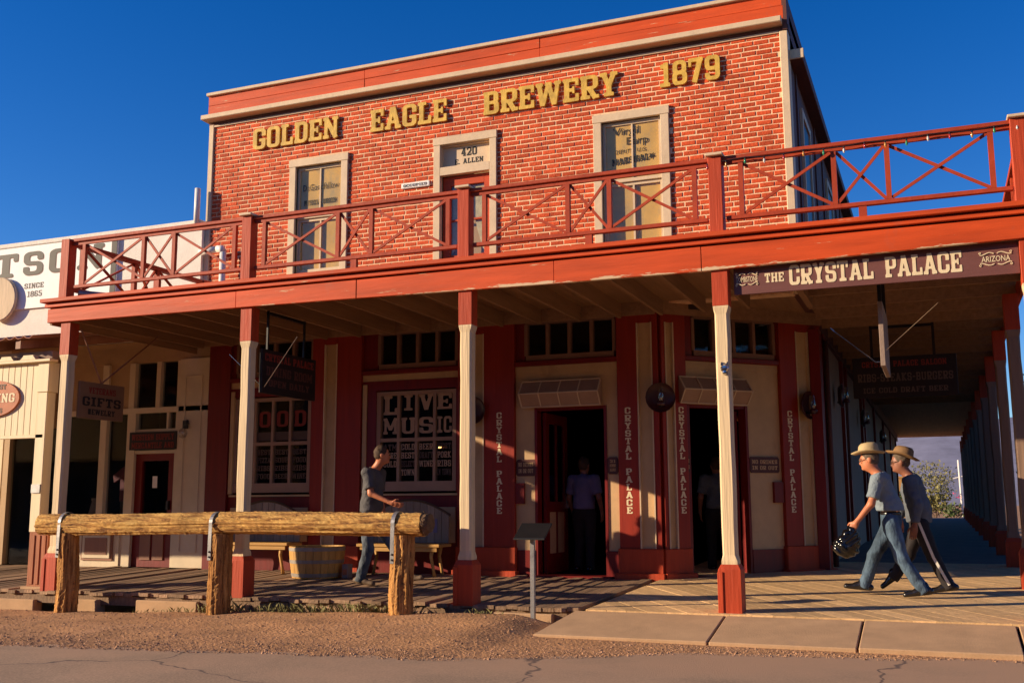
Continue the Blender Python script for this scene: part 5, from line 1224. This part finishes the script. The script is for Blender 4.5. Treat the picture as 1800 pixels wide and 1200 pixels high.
def person(label,J,d,skin,shirt,trousers,shoes,hair,hat=None,short=True,look=None,hands=True,res=0.012,stripe=False,glasses=False,hem=0.0,grip=True):
    """J: joints in world space. d: unit heading. Every garment is its own shell over one continuous body."""
    d=V3(*d,0)/np.linalg.norm(d); l=V3(-d[1],d[0],0); up=V3(0,0,1)
    lk=d if look is None else V3(*look)/np.linalg.norm(look); ll=np.cross(up,lk); ll/=np.linalg.norm(ll); lu=np.cross(lk,ll)
    J={k:V3(*v) for k,v in J.items()}
    root=thing('person',label,'person',(J['pelvis'][0],J['pelvis'][1],min(J['ankL'][2],J['ankR'][2])-0.08))
    allp=np.array(list(J.values())); lo=allp.min(0)-0.24; hi=allp.max(0)+0.28
    hc=J['head']
    # ---- body
    b=Field(lo,hi,res)
    b.ell(hc+up*0.02,(0.097,0.076,0.115),(lk,ll,lu),0).ell(hc+lk*0.028-lu*0.055,(0.066,0.056,0.068),(lk,ll,lu),0.03)
    b.ell(hc+lk*0.102-lu*0.022,(0.022,0.013,0.022),(lk,ll,lu),0.012).ell(hc+lk*0.088+lu*0.025,(0.018,0.05,0.014),(lk,ll,lu),0.015)
    b.ell(hc+lk*0.085-lu*0.085,(0.022,0.026,0.02),(lk,ll,lu),0.015).ell(hc+lk*0.094-lu*0.056,(0.010,0.024,0.010),(lk,ll,lu),0.008)
    for s in (1,-1): b.ell(hc+ll*s*0.078-lk*0.01,(0.026,0.013,0.035),(lk,ll,lu),0.008)
    sm=(J['shL']+J['shR'])/2
    b.cap(sm+up*0.02,hc-up*0.06,0.062,0.056,0.03)
    b.cap(J['shL'],J['shR'],0.06,0.06,0.04).cap(sm-up*0.08,J['pelvis'],0.115,0.11,0.06,(d,0.72))
    for s in 'LR':
        b.cap(J['sh'+s],J['el'+s],0.050,0.041,0.03).cap(J['el'+s],J['wr'+s],0.042,0.027,0.02)
        b.cap(J['hip'+s],J['kn'+s],0.075,0.05,0.04).cap(J['kn'+s],J['ank'+s],0.05,0.035,0.02).cap(J['ank'+s],J['ank'+s]*0.35+J['toe'+s]*0.65-up*0.01,0.034,0.014,0.02)
    ms=[b.mesh('b')]
    if hands:
        for s in 'LR':
            w=J['wr'+s]; fd=J['hd'+s]-w; fd/=np.linalg.norm(fd); el=w-J['el'+s]; el/=np.linalg.norm(el)
            side=d-fd*(d@fd); side/=np.linalg.norm(side); pn=np.cross(fd,side); 
            inner=-l if s=='L' else l
            if pn@inner<0: pn=-pn
            hf=Field(np.minimum(w,w+fd*0.2)-0.1,np.maximum(w,w+fd*0.2)+0.1,0.0048)
            pc=w+fd*0.055
            hf.cap(w-fd*0.03,w+fd*0.02,0.027,0.027,0.01).ell(pc,(0.05,0.042,0.017),(fd,side,pn),0.02)
            for q,(off,L1,L2) in enumerate(((0.032,0.042,0.036),(0.011,0.047,0.042),(-0.010,0.044,0.038),(-0.030,0.034,0.030))):
                k0=w+fd*0.092+side*off; cu=1.0 if grip else 0.45
                k1=k0+(fd*math.cos(0.35*cu)+pn*math.sin(0.35*cu))*L1; k2=k1+(fd*math.cos(1.5*cu)+pn*math.sin(1.5*cu))*L2
                hf.cap(k0-fd*0.03,k1,0.0095,0.0088,0.006).cap(k1,k2,0.0088,0.0075,0.003)
            t0=w+fd*0.035+side*0.03; t1=t0+(fd*0.6+side*0.65+pn*0.35)*0.042; t2=t1+(fd*0.85+side*0.15+pn*0.5)*0.034
            hf.cap(t0,t1,0.013,0.0105,0.008).cap(t1,t2,0.0105,0.0085,0.003); ms.append(hf.mesh('h'))
    body=link('body',joinm(ms,'body'),skin,root)
    # ---- shirt
    t=Field(lo,hi,res)
    waist=J['pelvis']+up*0.10; hemz=J['pelvis'][2]+0.02-hem
    t.cap(J['shL']-up*0.01,J['shR']-up*0.01,0.078,0.078,0.05).cap(sm-up*0.12,waist,0.162,0.158,0.07,(d,0.86)).cap(waist,J['pelvis']-up*(0.02+hem),0.160,0.164,0.06,(d,0.88))
    t.cap(sm,sm+up*0.045,0.082,0.07,0.03)
    for s in 'LR':
        e=J['el'+s]; sh_=J['sh'+s]; end=sh_+(e-sh_)*0.80 if short else J['wr'+s]
        if short: t.cap(sh_,end+(e-sh_)*0.3,0.077,0.068,0.035)
        else: t.cap(sh_,e,0.075,0.058,0.035).cap(e,J['wr'+s],0.058,0.045,0.02)
    t.wrinkle(0.004,46,sm[0])
    t.cut((0,0,hemz),(0,0,-1))
    nk=hc-up*0.115+lk*0.0; t.cut(sm+up*0.062+d*0.02,(d*0.35+up)/np.linalg.norm(d*0.35+up))
    if short:
        for s in 'LR':
            e=J['el'+s]; sh_=J['sh'+s]; ax=(e-sh_)/np.linalg.norm(e-sh_); p=sh_+(e-sh_)*0.80
            # cut only near the arm
            dist=np.sqrt((t.X-p[0])**2+(t.Y-p[1])**2+(t.Z-p[2])**2); pl_=(t.X-p[0])*ax[0]+(t.Y-p[1])*ax[1]+(t.Z-p[2])*ax[2]
            arm=np.sqrt(((t.X-p[0])-pl_*ax[0])**2+((t.Y-p[1])-pl_*ax[1])**2+((t.Z-p[2])-pl_*ax[2])**2)
            t.D=np.where((pl_>-0.01)&(arm<0.10)&(pl_<0.2),np.maximum(t.D,pl_),t.D)
    link('shirt',t.mesh('shirt'),shirt,root)
    # ---- trousers
    q=Field(lo,hi,res)
    q.cap(J['pelvis']+up*0.09,J['pelvis']-up*0.02,0.142,0.15,0.05,(d,0.78))
    for s in 'LR':
        q.cap(J['hip'+s]-up*0.02,J['kn'+s],0.104,0.074,0.045).cap(J['kn'+s],J['ank'+s]-up*0.03,0.072,0.068,0.03)
    q.wrinkle(0.0035,44,sm[1]).cut((0,0,J['pelvis'][2]+0.075),(0,0,1))
    for s in 'LR':
        a=J['ank'+s]; ax=a-J['kn'+s]; ax/=np.linalg.norm(ax); pl_=(q.X-a[0])*ax[0]+(q.Y-a[1])*ax[1]+(q.Z-a[2])*ax[2]
        near=(np.sqrt((q.X-a[0])**2+(q.Y-a[1])**2+(q.Z-a[2])**2)<0.16); q.D=np.where(near,np.maximum(q.D,pl_-0.045),q.D)
    tr=link('trousers',q.mesh('trousers'),trousers,root)
    if stripe:
        for s in ('L','R'):
            sg=1 if s=='L' else -1; o=l*sg
            m=MB(); pts=[J['hip'+s]+o*0.107,J['kn'+s]*0.5+J['hip'+s]*0.5+o*0.094,J['kn'+s]+o*0.080,J['kn'+s]*0.5+J['ank'+s]*0.5+o*0.073,J['ank'+s]+o*0.068]
            for a,bq in zip(pts,pts[1:]): m.bar(a,bq,0.014,0.03,tuple(d))
            m.obj('stripe','white_stripe',tr)
    # ---- belt
    m=Field(J['pelvis']-0.25,J['pelvis']+0.25,0.012); m.cap(J['pelvis']+up*0.09,J['pelvis']-up*0.02,0.147,0.155,0.02,(d,0.78)).cut((0,0,J['pelvis'][2]+0.082),(0,0,1)).cut((0,0,J['pelvis'][2]+0.045),(0,0,-1)); link('belt',m.mesh('belt'),'shoe_black',tr)
    # ---- shoes
    for s in 'LR':
        a,tt=J['ank'+s],J['toe'+s]; fd=tt-a; fh=V3(fd[0],fd[1],0); fh/=np.linalg.norm(fh)
        fdn=(tt-(a-up*0.045)); fdn/=np.linalg.norm(fdn); heel=a-up*0.045-fdn*0.06
        f=Field(np.minimum(heel,tt)-0.12,np.maximum(heel,tt)+0.14,0.009); ls=np.cross(up,fdn); ls/=np.linalg.norm(ls); us=np.cross(fdn,ls)
        f.cap(heel+us*0.012,tt,0.045,0.040,0.02,(us,0.85)).cap(a-up*0.03,a+up*0.035,0.049,0.048,0.04).cap(a-up*0.0,tt*0.45+a*0.55,0.044,0.036,0.03); p=heel-us*0.026; f.cut(p,-us)
        link('shoe',f.mesh('shoe'),shoes,root)
    # ---- hair, hat
    hr_=Field(hc-0.2,hc+0.22,0.009)
    hr_.ell(hc+up*0.028-lk*0.008,(0.104,0.084,0.118),(lk,ll,lu),0)
    fp=hc+lk*0.055+lu*0.05; hr_.cut(fp,(lk*0.86-lu*0.5)); hr_.cut(hc-lu*0.06,-lu); hr_.wrinkle(0.003,90,1)
    link('hair',hr_.mesh('hair'),hair,root)
    m=MB()
    for s in (1,-1):
        e=hc+lk*0.092+ll*s*0.03+lu*0.008; m.lathe([(0.0,-0.008),(0.008,-0.004),(0.009,0.0),(0.008,0.004),(0.0,0.008)],tuple(e),8)
    m.obj('eyes','hat_band',root)
    m=MB()
    for s in (1,-1): m.tube([hc+lk*0.098+ll*s*0.014+lu*0.030,hc+lk*0.096+ll*s*0.034+lu*0.035,hc+lk*0.082+ll*s*0.052+lu*0.029],0.0055,5)
    m.obj('eyebrows',hair,root)
    if glasses:
        m=MB()
        for s in (1,-1):
            e=hc+lk*0.108+ll*s*0.033+lu*0.008; m.tube([e+ll*0.026*math.cos(a*0.7)+lu*0.019*math.sin(a*0.7) for a in range(10)],0.003,5); m.tube([hc+lk*0.106+ll*s*0.06+lu*0.012,hc+ll*s*0.083+lu*0.012],0.003,5)
        m.tube([hc+lk*0.11+ll*0.008+lu*0.01,hc+lk*0.11-ll*0.008+lu*0.01],0.003,5); m.obj('glasses','chrome',root)
    if hat:
        hm,tilt,(br,ch_)=hat
        hu=(lu-lk*math.sin(tilt)*0+0); hf_=lk*math.cos(tilt)+lu*math.sin(tilt); hu=np.cross(hf_,ll)*1.0; hu=hu if hu@up>0 else -hu
        c=hc+hu*0.075; n=28; m=MB(); R=[]
        prof=[(0.185+br,0.006),(0.150+br*0.5,-0.010),(0.112,0.0),(0.106,0.05),(0.098,ch_*0.8),(0.075,ch_),(0.03,ch_*0.93),(0.0,ch_*0.90)]
        for r_,z_ in prof:
            ring=[]
            for k in range(n):
                a=2*math.pi*k/n; roll_=0.03*(abs(math.sin(a))**2) if r_>0.13 else 0
                rf=r_*(1.0 if r_>0.13 else 1.05); rs_=r_*(0.92 if r_>0.13 else 0.86); pin=-0.012*max(0,math.cos(a))*(1 if 0.07<r_<0.1 else 0)
                ring.append(m.pt(c+hf_*rf*math.cos(a)+ll*rs_*math.sin(a)+hu*(z_+roll_+pin)))
            R.append(ring)
        for A,B in zip(R,R[1:]):
            for k in range(n): m.f.append([A[k],A[(k+1)%n],B[(k+1)%n],B[k]])
        o=m.obj('hat',hm,root,smooth=True); sf=o.modifiers.new('s','SOLIDIFY'); sf.thickness=0.006
        m=MB(); R=[[m.pt(c+hf_*rr*1.02*math.cos(2*math.pi*k/n)+ll*rr*0.9*math.sin(2*math.pi*k/n)+hu*zz) for k in range(n)] for rr,zz in ((0.118,0.004),(0.113,0.032))]
        for k in range(n): m.f.append([R[0][k],R[0][(k+1)%n],R[1][(k+1)%n],R[1][k]])
        m.obj('hat_band','hat_band',o,smooth=True)
    return root,J
# man walking right behind the hitching rail
Y1=12.4; Y1b=12.65; f1=floor_z(Y1b)
def deeper(J):   # same line of sight, a step further in
    g=Y1b/Y1; return {k:(v[0]*g,v[1]*g,(v[2] if k[:3] in ('ank','toe') else 1.097+(v[2]-1.097)*g)) for k,v in J.items()}
person('man in charcoal tee shirt and jeans walking behind the hitching rail',deeper(dict(
    head=(-6.895,Y1,1.765),shL=(-7.02,Y1+0.19,1.535),shR=(-7.00,Y1-0.19,1.535),elL=(-7.06,Y1+0.25,1.25),wrL=(-6.98,Y1+0.24,1.00),hdL=(-6.93,Y1+0.23,0.85),
    elR=(-6.91,Y1-0.25,1.26),wrR=(-6.63,Y1-0.22,1.14),hdR=(-6.50,Y1-0.20,1.10),pelvis=(-7.04,Y1,1.0),hipL=(-7.03,Y1+0.095,0.96),hipR=(-7.05,Y1-0.095,0.96),
    knR=(-7.02,Y1-0.10,0.53),ankR=(-7.14,Y1-0.10,f1+0.10),toeR=(-6.95,Y1-0.10,f1+0.035),knL=(-6.74,Y1+0.10,0.56),ankL=(-6.52,Y1+0.10,f1+0.12),toeL=(-6.34,Y1+0.10,f1+0.11))),
    (1,0),'skin','shirt_charcoal','jeans_dark','shoe_tan','hair_brown',look=(0.8,0.6,0.02),grip=False)
# two men walking left at the corner
Y2=12.95; f2=floor_z(Y2)
person('man in blue grey shirt, jeans and straw hat walking left with a black bag',dict(
    head=(-0.745,Y2,1.60),shL=(-0.655,Y2-0.20,1.385),shR=(-0.61,Y2+0.20,1.385),elL=(-0.735,Y2-0.27,1.10),wrL=(-0.90,Y2-0.29,0.90),hdL=(-0.985,Y2-0.30,0.775),
    elR=(-0.52,Y2+0.27,1.12),wrR=(-0.46,Y2+0.27,0.90),hdR=(-0.46,Y2+0.26,0.75),pelvis=(-0.545,Y2,0.925),hipL=(-0.545,Y2-0.095,0.885),hipR=(-0.545,Y2+0.095,0.885),
    knR=(-0.76,Y2+0.10,0.50),ankR=(-0.885,Y2+0.10,f2+0.13),toeR=(-1.075,Y2+0.10,f2+0.10),knL=(-0.455,Y2-0.10,0.49),ankL=(-0.235,Y2-0.10,f2+0.105),toeL=(-0.425,Y2-0.10,f2+0.035)),
    (-1,0),'skin','shirt_bluegrey','jeans','shoe_black','hair_grey',hat=('straw',0.12,(0.015,0.125)),look=(-1,0.06,-0.16),glasses=True,hem=-0.07)
Y3=13.45; f3=floor_z(Y3)
person('man in grey jacket, white striped black trousers and brown hat walking beside him',dict(
    head=(-0.42,Y3,1.585),shL=(-0.33,Y3-0.20,1.37),shR=(-0.28,Y3+0.20,1.37),elL=(-0.25,Y3-0.27,1.09),wrL=(-0.30,Y3-0.27,0.85),hdL=(-0.33,Y3-0.26,0.70),
    elR=(-0.36,Y3+0.27,1.09),wrR=(-0.52,Y3+0.27,0.90),hdR=(-0.58,Y3+0.26,0.78),pelvis=(-0.255,Y3,0.92),hipL=(-0.255,Y3-0.095,0.88),hipR=(-0.255,Y3+0.095,0.88),
    knR=(-0.40,Y3+0.10,0.50),ankR=(-0.58,Y3+0.10,f3+0.19),toeR=(-0.70,Y3+0.10,f3+0.06),knL=(-0.12,Y3-0.10,0.48),ankL=(0.03,Y3-0.10,f3+0.105),toeL=(-0.15,Y3-0.10,f3+0.035)),
    (-1,0),'skin_dark','jacket_grey','trousers_black','shoe_black','hair_grey',hat=('felt',0.42,(0.02,0.12)),look=(-1,0.0,-0.1),short=False,stripe=True,hem=0.06,glasses=True,grip=False)
# bag held by the man in the straw hat
bg=thing('plastic_bag','crumpled glossy black bag hanging from the hand of the straw hat man','bag',(-1.0,Y2-0.3,0.52))
fb=Field((-1.25,Y2-0.55,0.40),(-0.75,Y2-0.05,0.95),0.009)
fb.ell((-1.03,Y2-0.30,0.62),(0.145,0.11,0.125),k=0).ell((-0.98,Y2-0.30,0.72),(0.10,0.07,0.10),k=0.05).cap((-0.99,Y2-0.30,0.72),(-0.975,Y2-0.305,0.82),0.04,0.025,0.04)
rn=np.abs(np.sin(30*fb.X+2.2*np.sin(21*fb.Z+1)))+0.8*np.abs(np.sin(26*fb.Z+2.4*np.sin(17*fb.X)+1.3*np.sin(23*fb.Y))); fb.D=fb.D+0.013*(1-rn)
link('body',fb.mesh('bag'),'bag_black',bg)
# people inside the bar
def stander(label,x,y,shirt,d,tall=1.72,trs='trousers_black',skin_='skin_dark'):
    k=tall/1.74; z=0.09
    l=V3(-d[1],d[0],0)
    def p(f,s,h): return (x+d[0]*f+l[0]*s,y+d[1]*f+l[1]*s,z+h*k)
    person(label,dict(head=p(0.02,0,1.61),shL=p(0,0.19,1.41),shR=p(0,-0.19,1.41),elL=p(0.0,0.26,1.13),wrL=p(0.1,0.25,0.92),hdL=p(0.14,0.24,0.78),elR=p(0.0,-0.26,1.13),wrR=p(0.1,-0.25,0.92),hdR=p(0.14,-0.24,0.78),
        pelvis=p(0,0,0.94),hipL=p(0,0.095,0.9),hipR=p(0,-0.095,0.9),knL=p(0.03,0.10,0.5),knR=p(0.0,-0.10,0.5),ankL=p(0.0,0.11,0.10),ankR=p(-0.02,-0.11,0.10),toeL=p(0.19,0.12,0.035),toeR=p(0.17,-0.12,0.035)),
        d,skin_,shirt,trs,'shoe_black','hair_brown',res=0.014,grip=False)
stander('person in a lavender tee shirt seen from behind inside the front doorway',-5.0,15.25,'lavender',(0.2,0.98))
stander('dim figure in a grey shirt inside the corner doorway',-3.15,16.1,'jacket_grey',(-0.4,0.9))

# ================================================================== PLANTS AND LOOSE GROUND
def leaf_cloud(name,mat_,parent,centres,n,size,seed,up=0.3):
    rg=np.random.default_rng(seed); m=MB(); rv=[]
    for (c,r,zr) in centres:
        k=int(n*r*r*zr)
        for _ in range(k):
            a=rg.normal(0,1,3); a/=np.linalg.norm(a)+1e-6; q=rg.uniform(0.35,1.0)**0.5
            p=np.array(c)+a*np.array([r,r,zr])*q*rg.uniform(0.75,1.1)
            u=rg.normal(0,1,3); u/=np.linalg.norm(u); v=np.cross(u,rg.normal(0,1,3)); v/=np.linalg.norm(v)+1e-6; s=size*rg.uniform(0.6,1.4)
            i=len(m.v); m.v+= [tuple(p-u*s),tuple(p+v*s*0.45),tuple(p+u*s),tuple(p-v*s*0.45)]; m.f.append([i,i+1,i+2,i+3])
            rv+= [rg.uniform()]*4
    o=m.obj(name,mat_,parent,fix=False); at=o.data.attributes.new('rnd','FLOAT','POINT'); at.data.foreach_set('value',rv); return o
tt=thing('street_tree','leafy green tree beyond the right hand arcade posts','tree',(4.3,21,-0.2))
MB().tube([(4.3,21,-0.3),(4.25,21.1,1.5),(4.0,21,3.0),(3.6,20.8,4.2)],[0.2,0.16,0.13,0.08],10).tube([(4.2,21,2.2),(3.2,20.6,3.2),(2.7,20.4,4.0)],[0.1,0.07,0.03],8).tube([(4.1,21,2.6),(5.2,21.4,3.8)],[0.1,0.04],8).obj('trunk','bark',tt,smooth=True)
rg=np.random.default_rng(5)
leaf_cloud('crown','foliage',tt,[((4.2+rg.uniform(-1.6,1.9),21+rg.uniform(-1.3,1.3),4.0+rg.uniform(-1.5,1.3)),rg.uniform(0.5,0.85),rg.uniform(0.45,0.7)) for _ in range(20)],900,0.085,2)
for i,(tx,ty,lab) in enumerate(((5.6,29,'dense green tree added to shade the arcade, further back along the side street'),(5.2,38,'dense green tree added to shade the arcade near its far end'),(6.5,14.5,'unseen dense green tree added to shade the arcade, outside the right edge'))):  # trees added to keep open sky light off the arcade
    t=thing('street_tree',lab,'tree',(tx,ty,-0.2))
    MB().tube([(tx,ty,-0.3),(tx-0.05,ty+0.1,1.5),(tx-0.3,ty,3.0),(tx-0.5,ty,4.4)],[0.2,0.16,0.13,0.06],9).tube([(tx,ty,2.0),(tx+0.9,ty+0.3,3.6)],[0.1,0.04],7).tube([(tx,ty,2.2),(tx-0.7,ty-0.6,3.6)],[0.09,0.03],7).obj('trunk','bark',t,smooth=True)
    leaf_cloud('crown','foliage',t,[((tx+rg.uniform(-2.0,1.8),ty+rg.uniform(-2.6,2.6),3.1+rg.uniform(-1.6,2.0)),rg.uniform(0.7,1.0),rg.uniform(0.55,0.8)) for _ in range(24)],330,0.12,60+i)
for i,(x,y,r,h,lab) in enumerate(((-1.2,53,0.9,1.3,'round green shrub left of the far arcade exit'),(-0.3,55,0.8,1.7,'tall dry shrub seen through the far arcade exit'),(0.55,52,0.6,0.9,'dark low shrub with pink flowers at the far arcade exit'),(-1.0,60,2.2,3.4,'pale wispy tree beyond the arcade exit'))):
    t=thing('shrub' if i<3 else 'desert_tree',lab,'shrub' if i<3 else 'tree',(x,y,-0.2))
    MB().tube([(x,y,-0.3),(x+0.05,y,h*0.4),(x,y,h*0.8)],[0.06,0.04,0.015],6).tube([(x,y,h*0.2),(x+r*0.5,y,h*0.75)],[0.035,0.01],6).tube([(x,y,h*0.25),(x-r*0.5,y+0.2,h*0.7)],[0.035,0.01],6).obj('stem','bark',t)
    leaf_cloud('foliage',('foliage','foliage_dry','foliage','foliage_dry')[i],t,[((x+rg.uniform(-r,r)*0.6,y+rg.uniform(-r,r)*0.6,0.5+rg.uniform(0.1,1)*h*0.75),r*0.55,h*0.25) for _ in range(8)],1100 if i!=3 else 300,0.09 if i<3 else 0.07,20+i)
    if i==2: leaf_cloud('flowers','pink_flower',t,[((x+0.1,y-0.3,1.45),0.3,0.16)],1600,0.05,44)
ow=thing('garden_wall','ochre yellow wall beyond the arcade exit','wall',(-2.2,58,-0.2))
MB().box(-5.5,-1.1,58,58.3,-0.3,2.4).box(-5.6,-1.0,57.95,58.35,2.4,2.5).obj('masonry','ochre',ow)
up_=thing('utility_pole','slim white pole standing beyond the arcade exit','pole',(1.0,56,-0.2))
MB().tube([(0.95,56,-0.3),(0.9,56,3.2)],0.05,8).tube([(0.6,56,2.3),(1.2,56,2.45)],0.03,6).obj('mast','pvc',up_)
# pebbles on the dirt and along the street edge
def pebbles(name,label,spots,smin,smax,seed):
    rg=np.random.default_rng(seed); m=MB(); rv=[]
    for x,y in spots:
        s=rg.uniform(smin,smax)*(1 if rg.uniform()<0.9 else 1.7); z=ground_z(x,y); e=street_edge(x)
        if y<e: z=-0.205
        j=rg.uniform(0.6,1.3,6); a=rg.uniform(0,6.28); ca,sa=math.cos(a)*s,math.sin(a)*s; i=len(m.v)
        m.v+= [(x+ca*j[0],y+sa*j[0],z),(x-sa*j[1],y+ca*j[1],z),(x-ca*j[2],y-sa*j[2],z),(x+sa*j[3],y-ca*j[3],z),(x+0.2*ca,y+0.2*sa,z+s*0.75*j[4])]
        m.f+= [[i,i+1,i+4],[i+1,i+2,i+4],[i+2,i+3,i+4],[i+3,i,i+4]]; rv+= [rg.uniform()]*5
    o=m.obj(name,'pebble',None,fix=False); at=o.data.attributes.new('rnd','FLOAT','POINT'); at.data.foreach_set('value',rv)
    return tag(o,label,'gravel',kind='stuff')
rg=np.random.default_rng(9); sp=[]
while len(sp)<15000:
    x=rg.uniform(-14,0.8); e=street_edge(x)
    y=e+abs(rg.normal(0,0.5))-0.12 if rg.uniform()<0.55 else rg.uniform(e,10.95)
    if y>10.98 or (x>-4.0 and y>10.03): continue
    sp.append((x,y))
pebbles('gravel','loose reddish gravel scattered over the dirt verge',sp,0.004,0.012,1)
# weeds along the foot of the boardwalk
m=MB(); rg=np.random.default_rng(12)
for cx,cy,n,hh in [(-8.25,10.93,90,0.11),(-8.4,10.9,60,0.09),(-7.3,10.9,110,0.09),(-6.9,10.92,120,0.08),(-6.4,10.9,130,0.09),(-7.6,10.88,70,0.07),(-5.9,10.9,60,0.07),(-4.75,10.9,40,0.05),(-8.9,10.9,40,0.06),(-6.0,10.94,90,0.10),(-9.4,10.92,30,0.05)]:
    for _ in range(n):
        x=cx+rg.normal(0,0.14); y=min(10.96,cy+rg.normal(0,0.04)); z=ground_z(x,y)-0.005; h=hh*rg.uniform(0.5,1.4); a=rg.uniform(0,6.28); w_=0.004; bx_,by_=rg.normal(0,0.45,2)*h
        i=len(m.v); m.v+= [(x-w_*math.cos(a),y-w_*math.sin(a),z),(x+w_*math.cos(a),y+w_*math.sin(a),z),(x+bx_*0.4,y+by_*0.4,z+h*0.7),(x+bx_,y+by_,z+h)]; m.f+= [[i,i+1,i+2],[i+2,i+3,i]]
tag(m.obj('weeds','foliage_dry',None,fix=False),'sparse yellow green weeds along the foot of the boardwalk','grass',kind='stuff')
# ------------------------------------------------------------------ unseen storefronts across the street, added to deepen the shade under the porch
for i,(x0,x1,h,m_,lab) in enumerate(((-52,-34,7.0,'stucco_side','unseen two storey stucco storefront added across the street to shade the porch, far left'),(-33.6,-19,7.6,'side_brown','unseen dark brown two storey storefront added to shade the porch, facing the trading shop'),(-18.6,-4,7.2,'brown_panel','unseen red brown boarded storefront added to shade the porch, facing the saloon'),(-3.6,12,7.8,'stucco_side','unseen tall grey stucco storefront added behind the camera to shade the porch'),(12.4,34,7.0,'side_brown','unseen dark brown storefront added across the street to shade the porch, far right'))):
    t=thing('added_storefront',lab,'building',((x0+x1)/2,-9.5,-0.2))
    MB().box(x0,x1,-18,-9.5,-0.3,h-0.3).obj('wall',m_,t); MB().box(x0-0.1,x1+0.1,-9.5,-9.3,h-0.8,h).obj('parapet',m_,t)
    MB().box(x0,x1,-9.5,-7.2,3.2,3.4).obj('porch_roof','brown_panel',t)
    for k in range(5): MB().box(x0+0.2+(x1-x0-0.5)*k/4,x0+0.35+(x1-x0-0.5)*k/4,-7.5,-7.35,-0.3,3.2).obj('post','shop_tan',t)
    for k in range(4):
        for z0 in (0.6,4.4): MB().box(x0+1+(x1-x0-1)*k/4,x0+2.4+(x1-x0-1)*k/4,-9.5,-9.45,z0,z0+1.9).obj('window','black_paint',t)
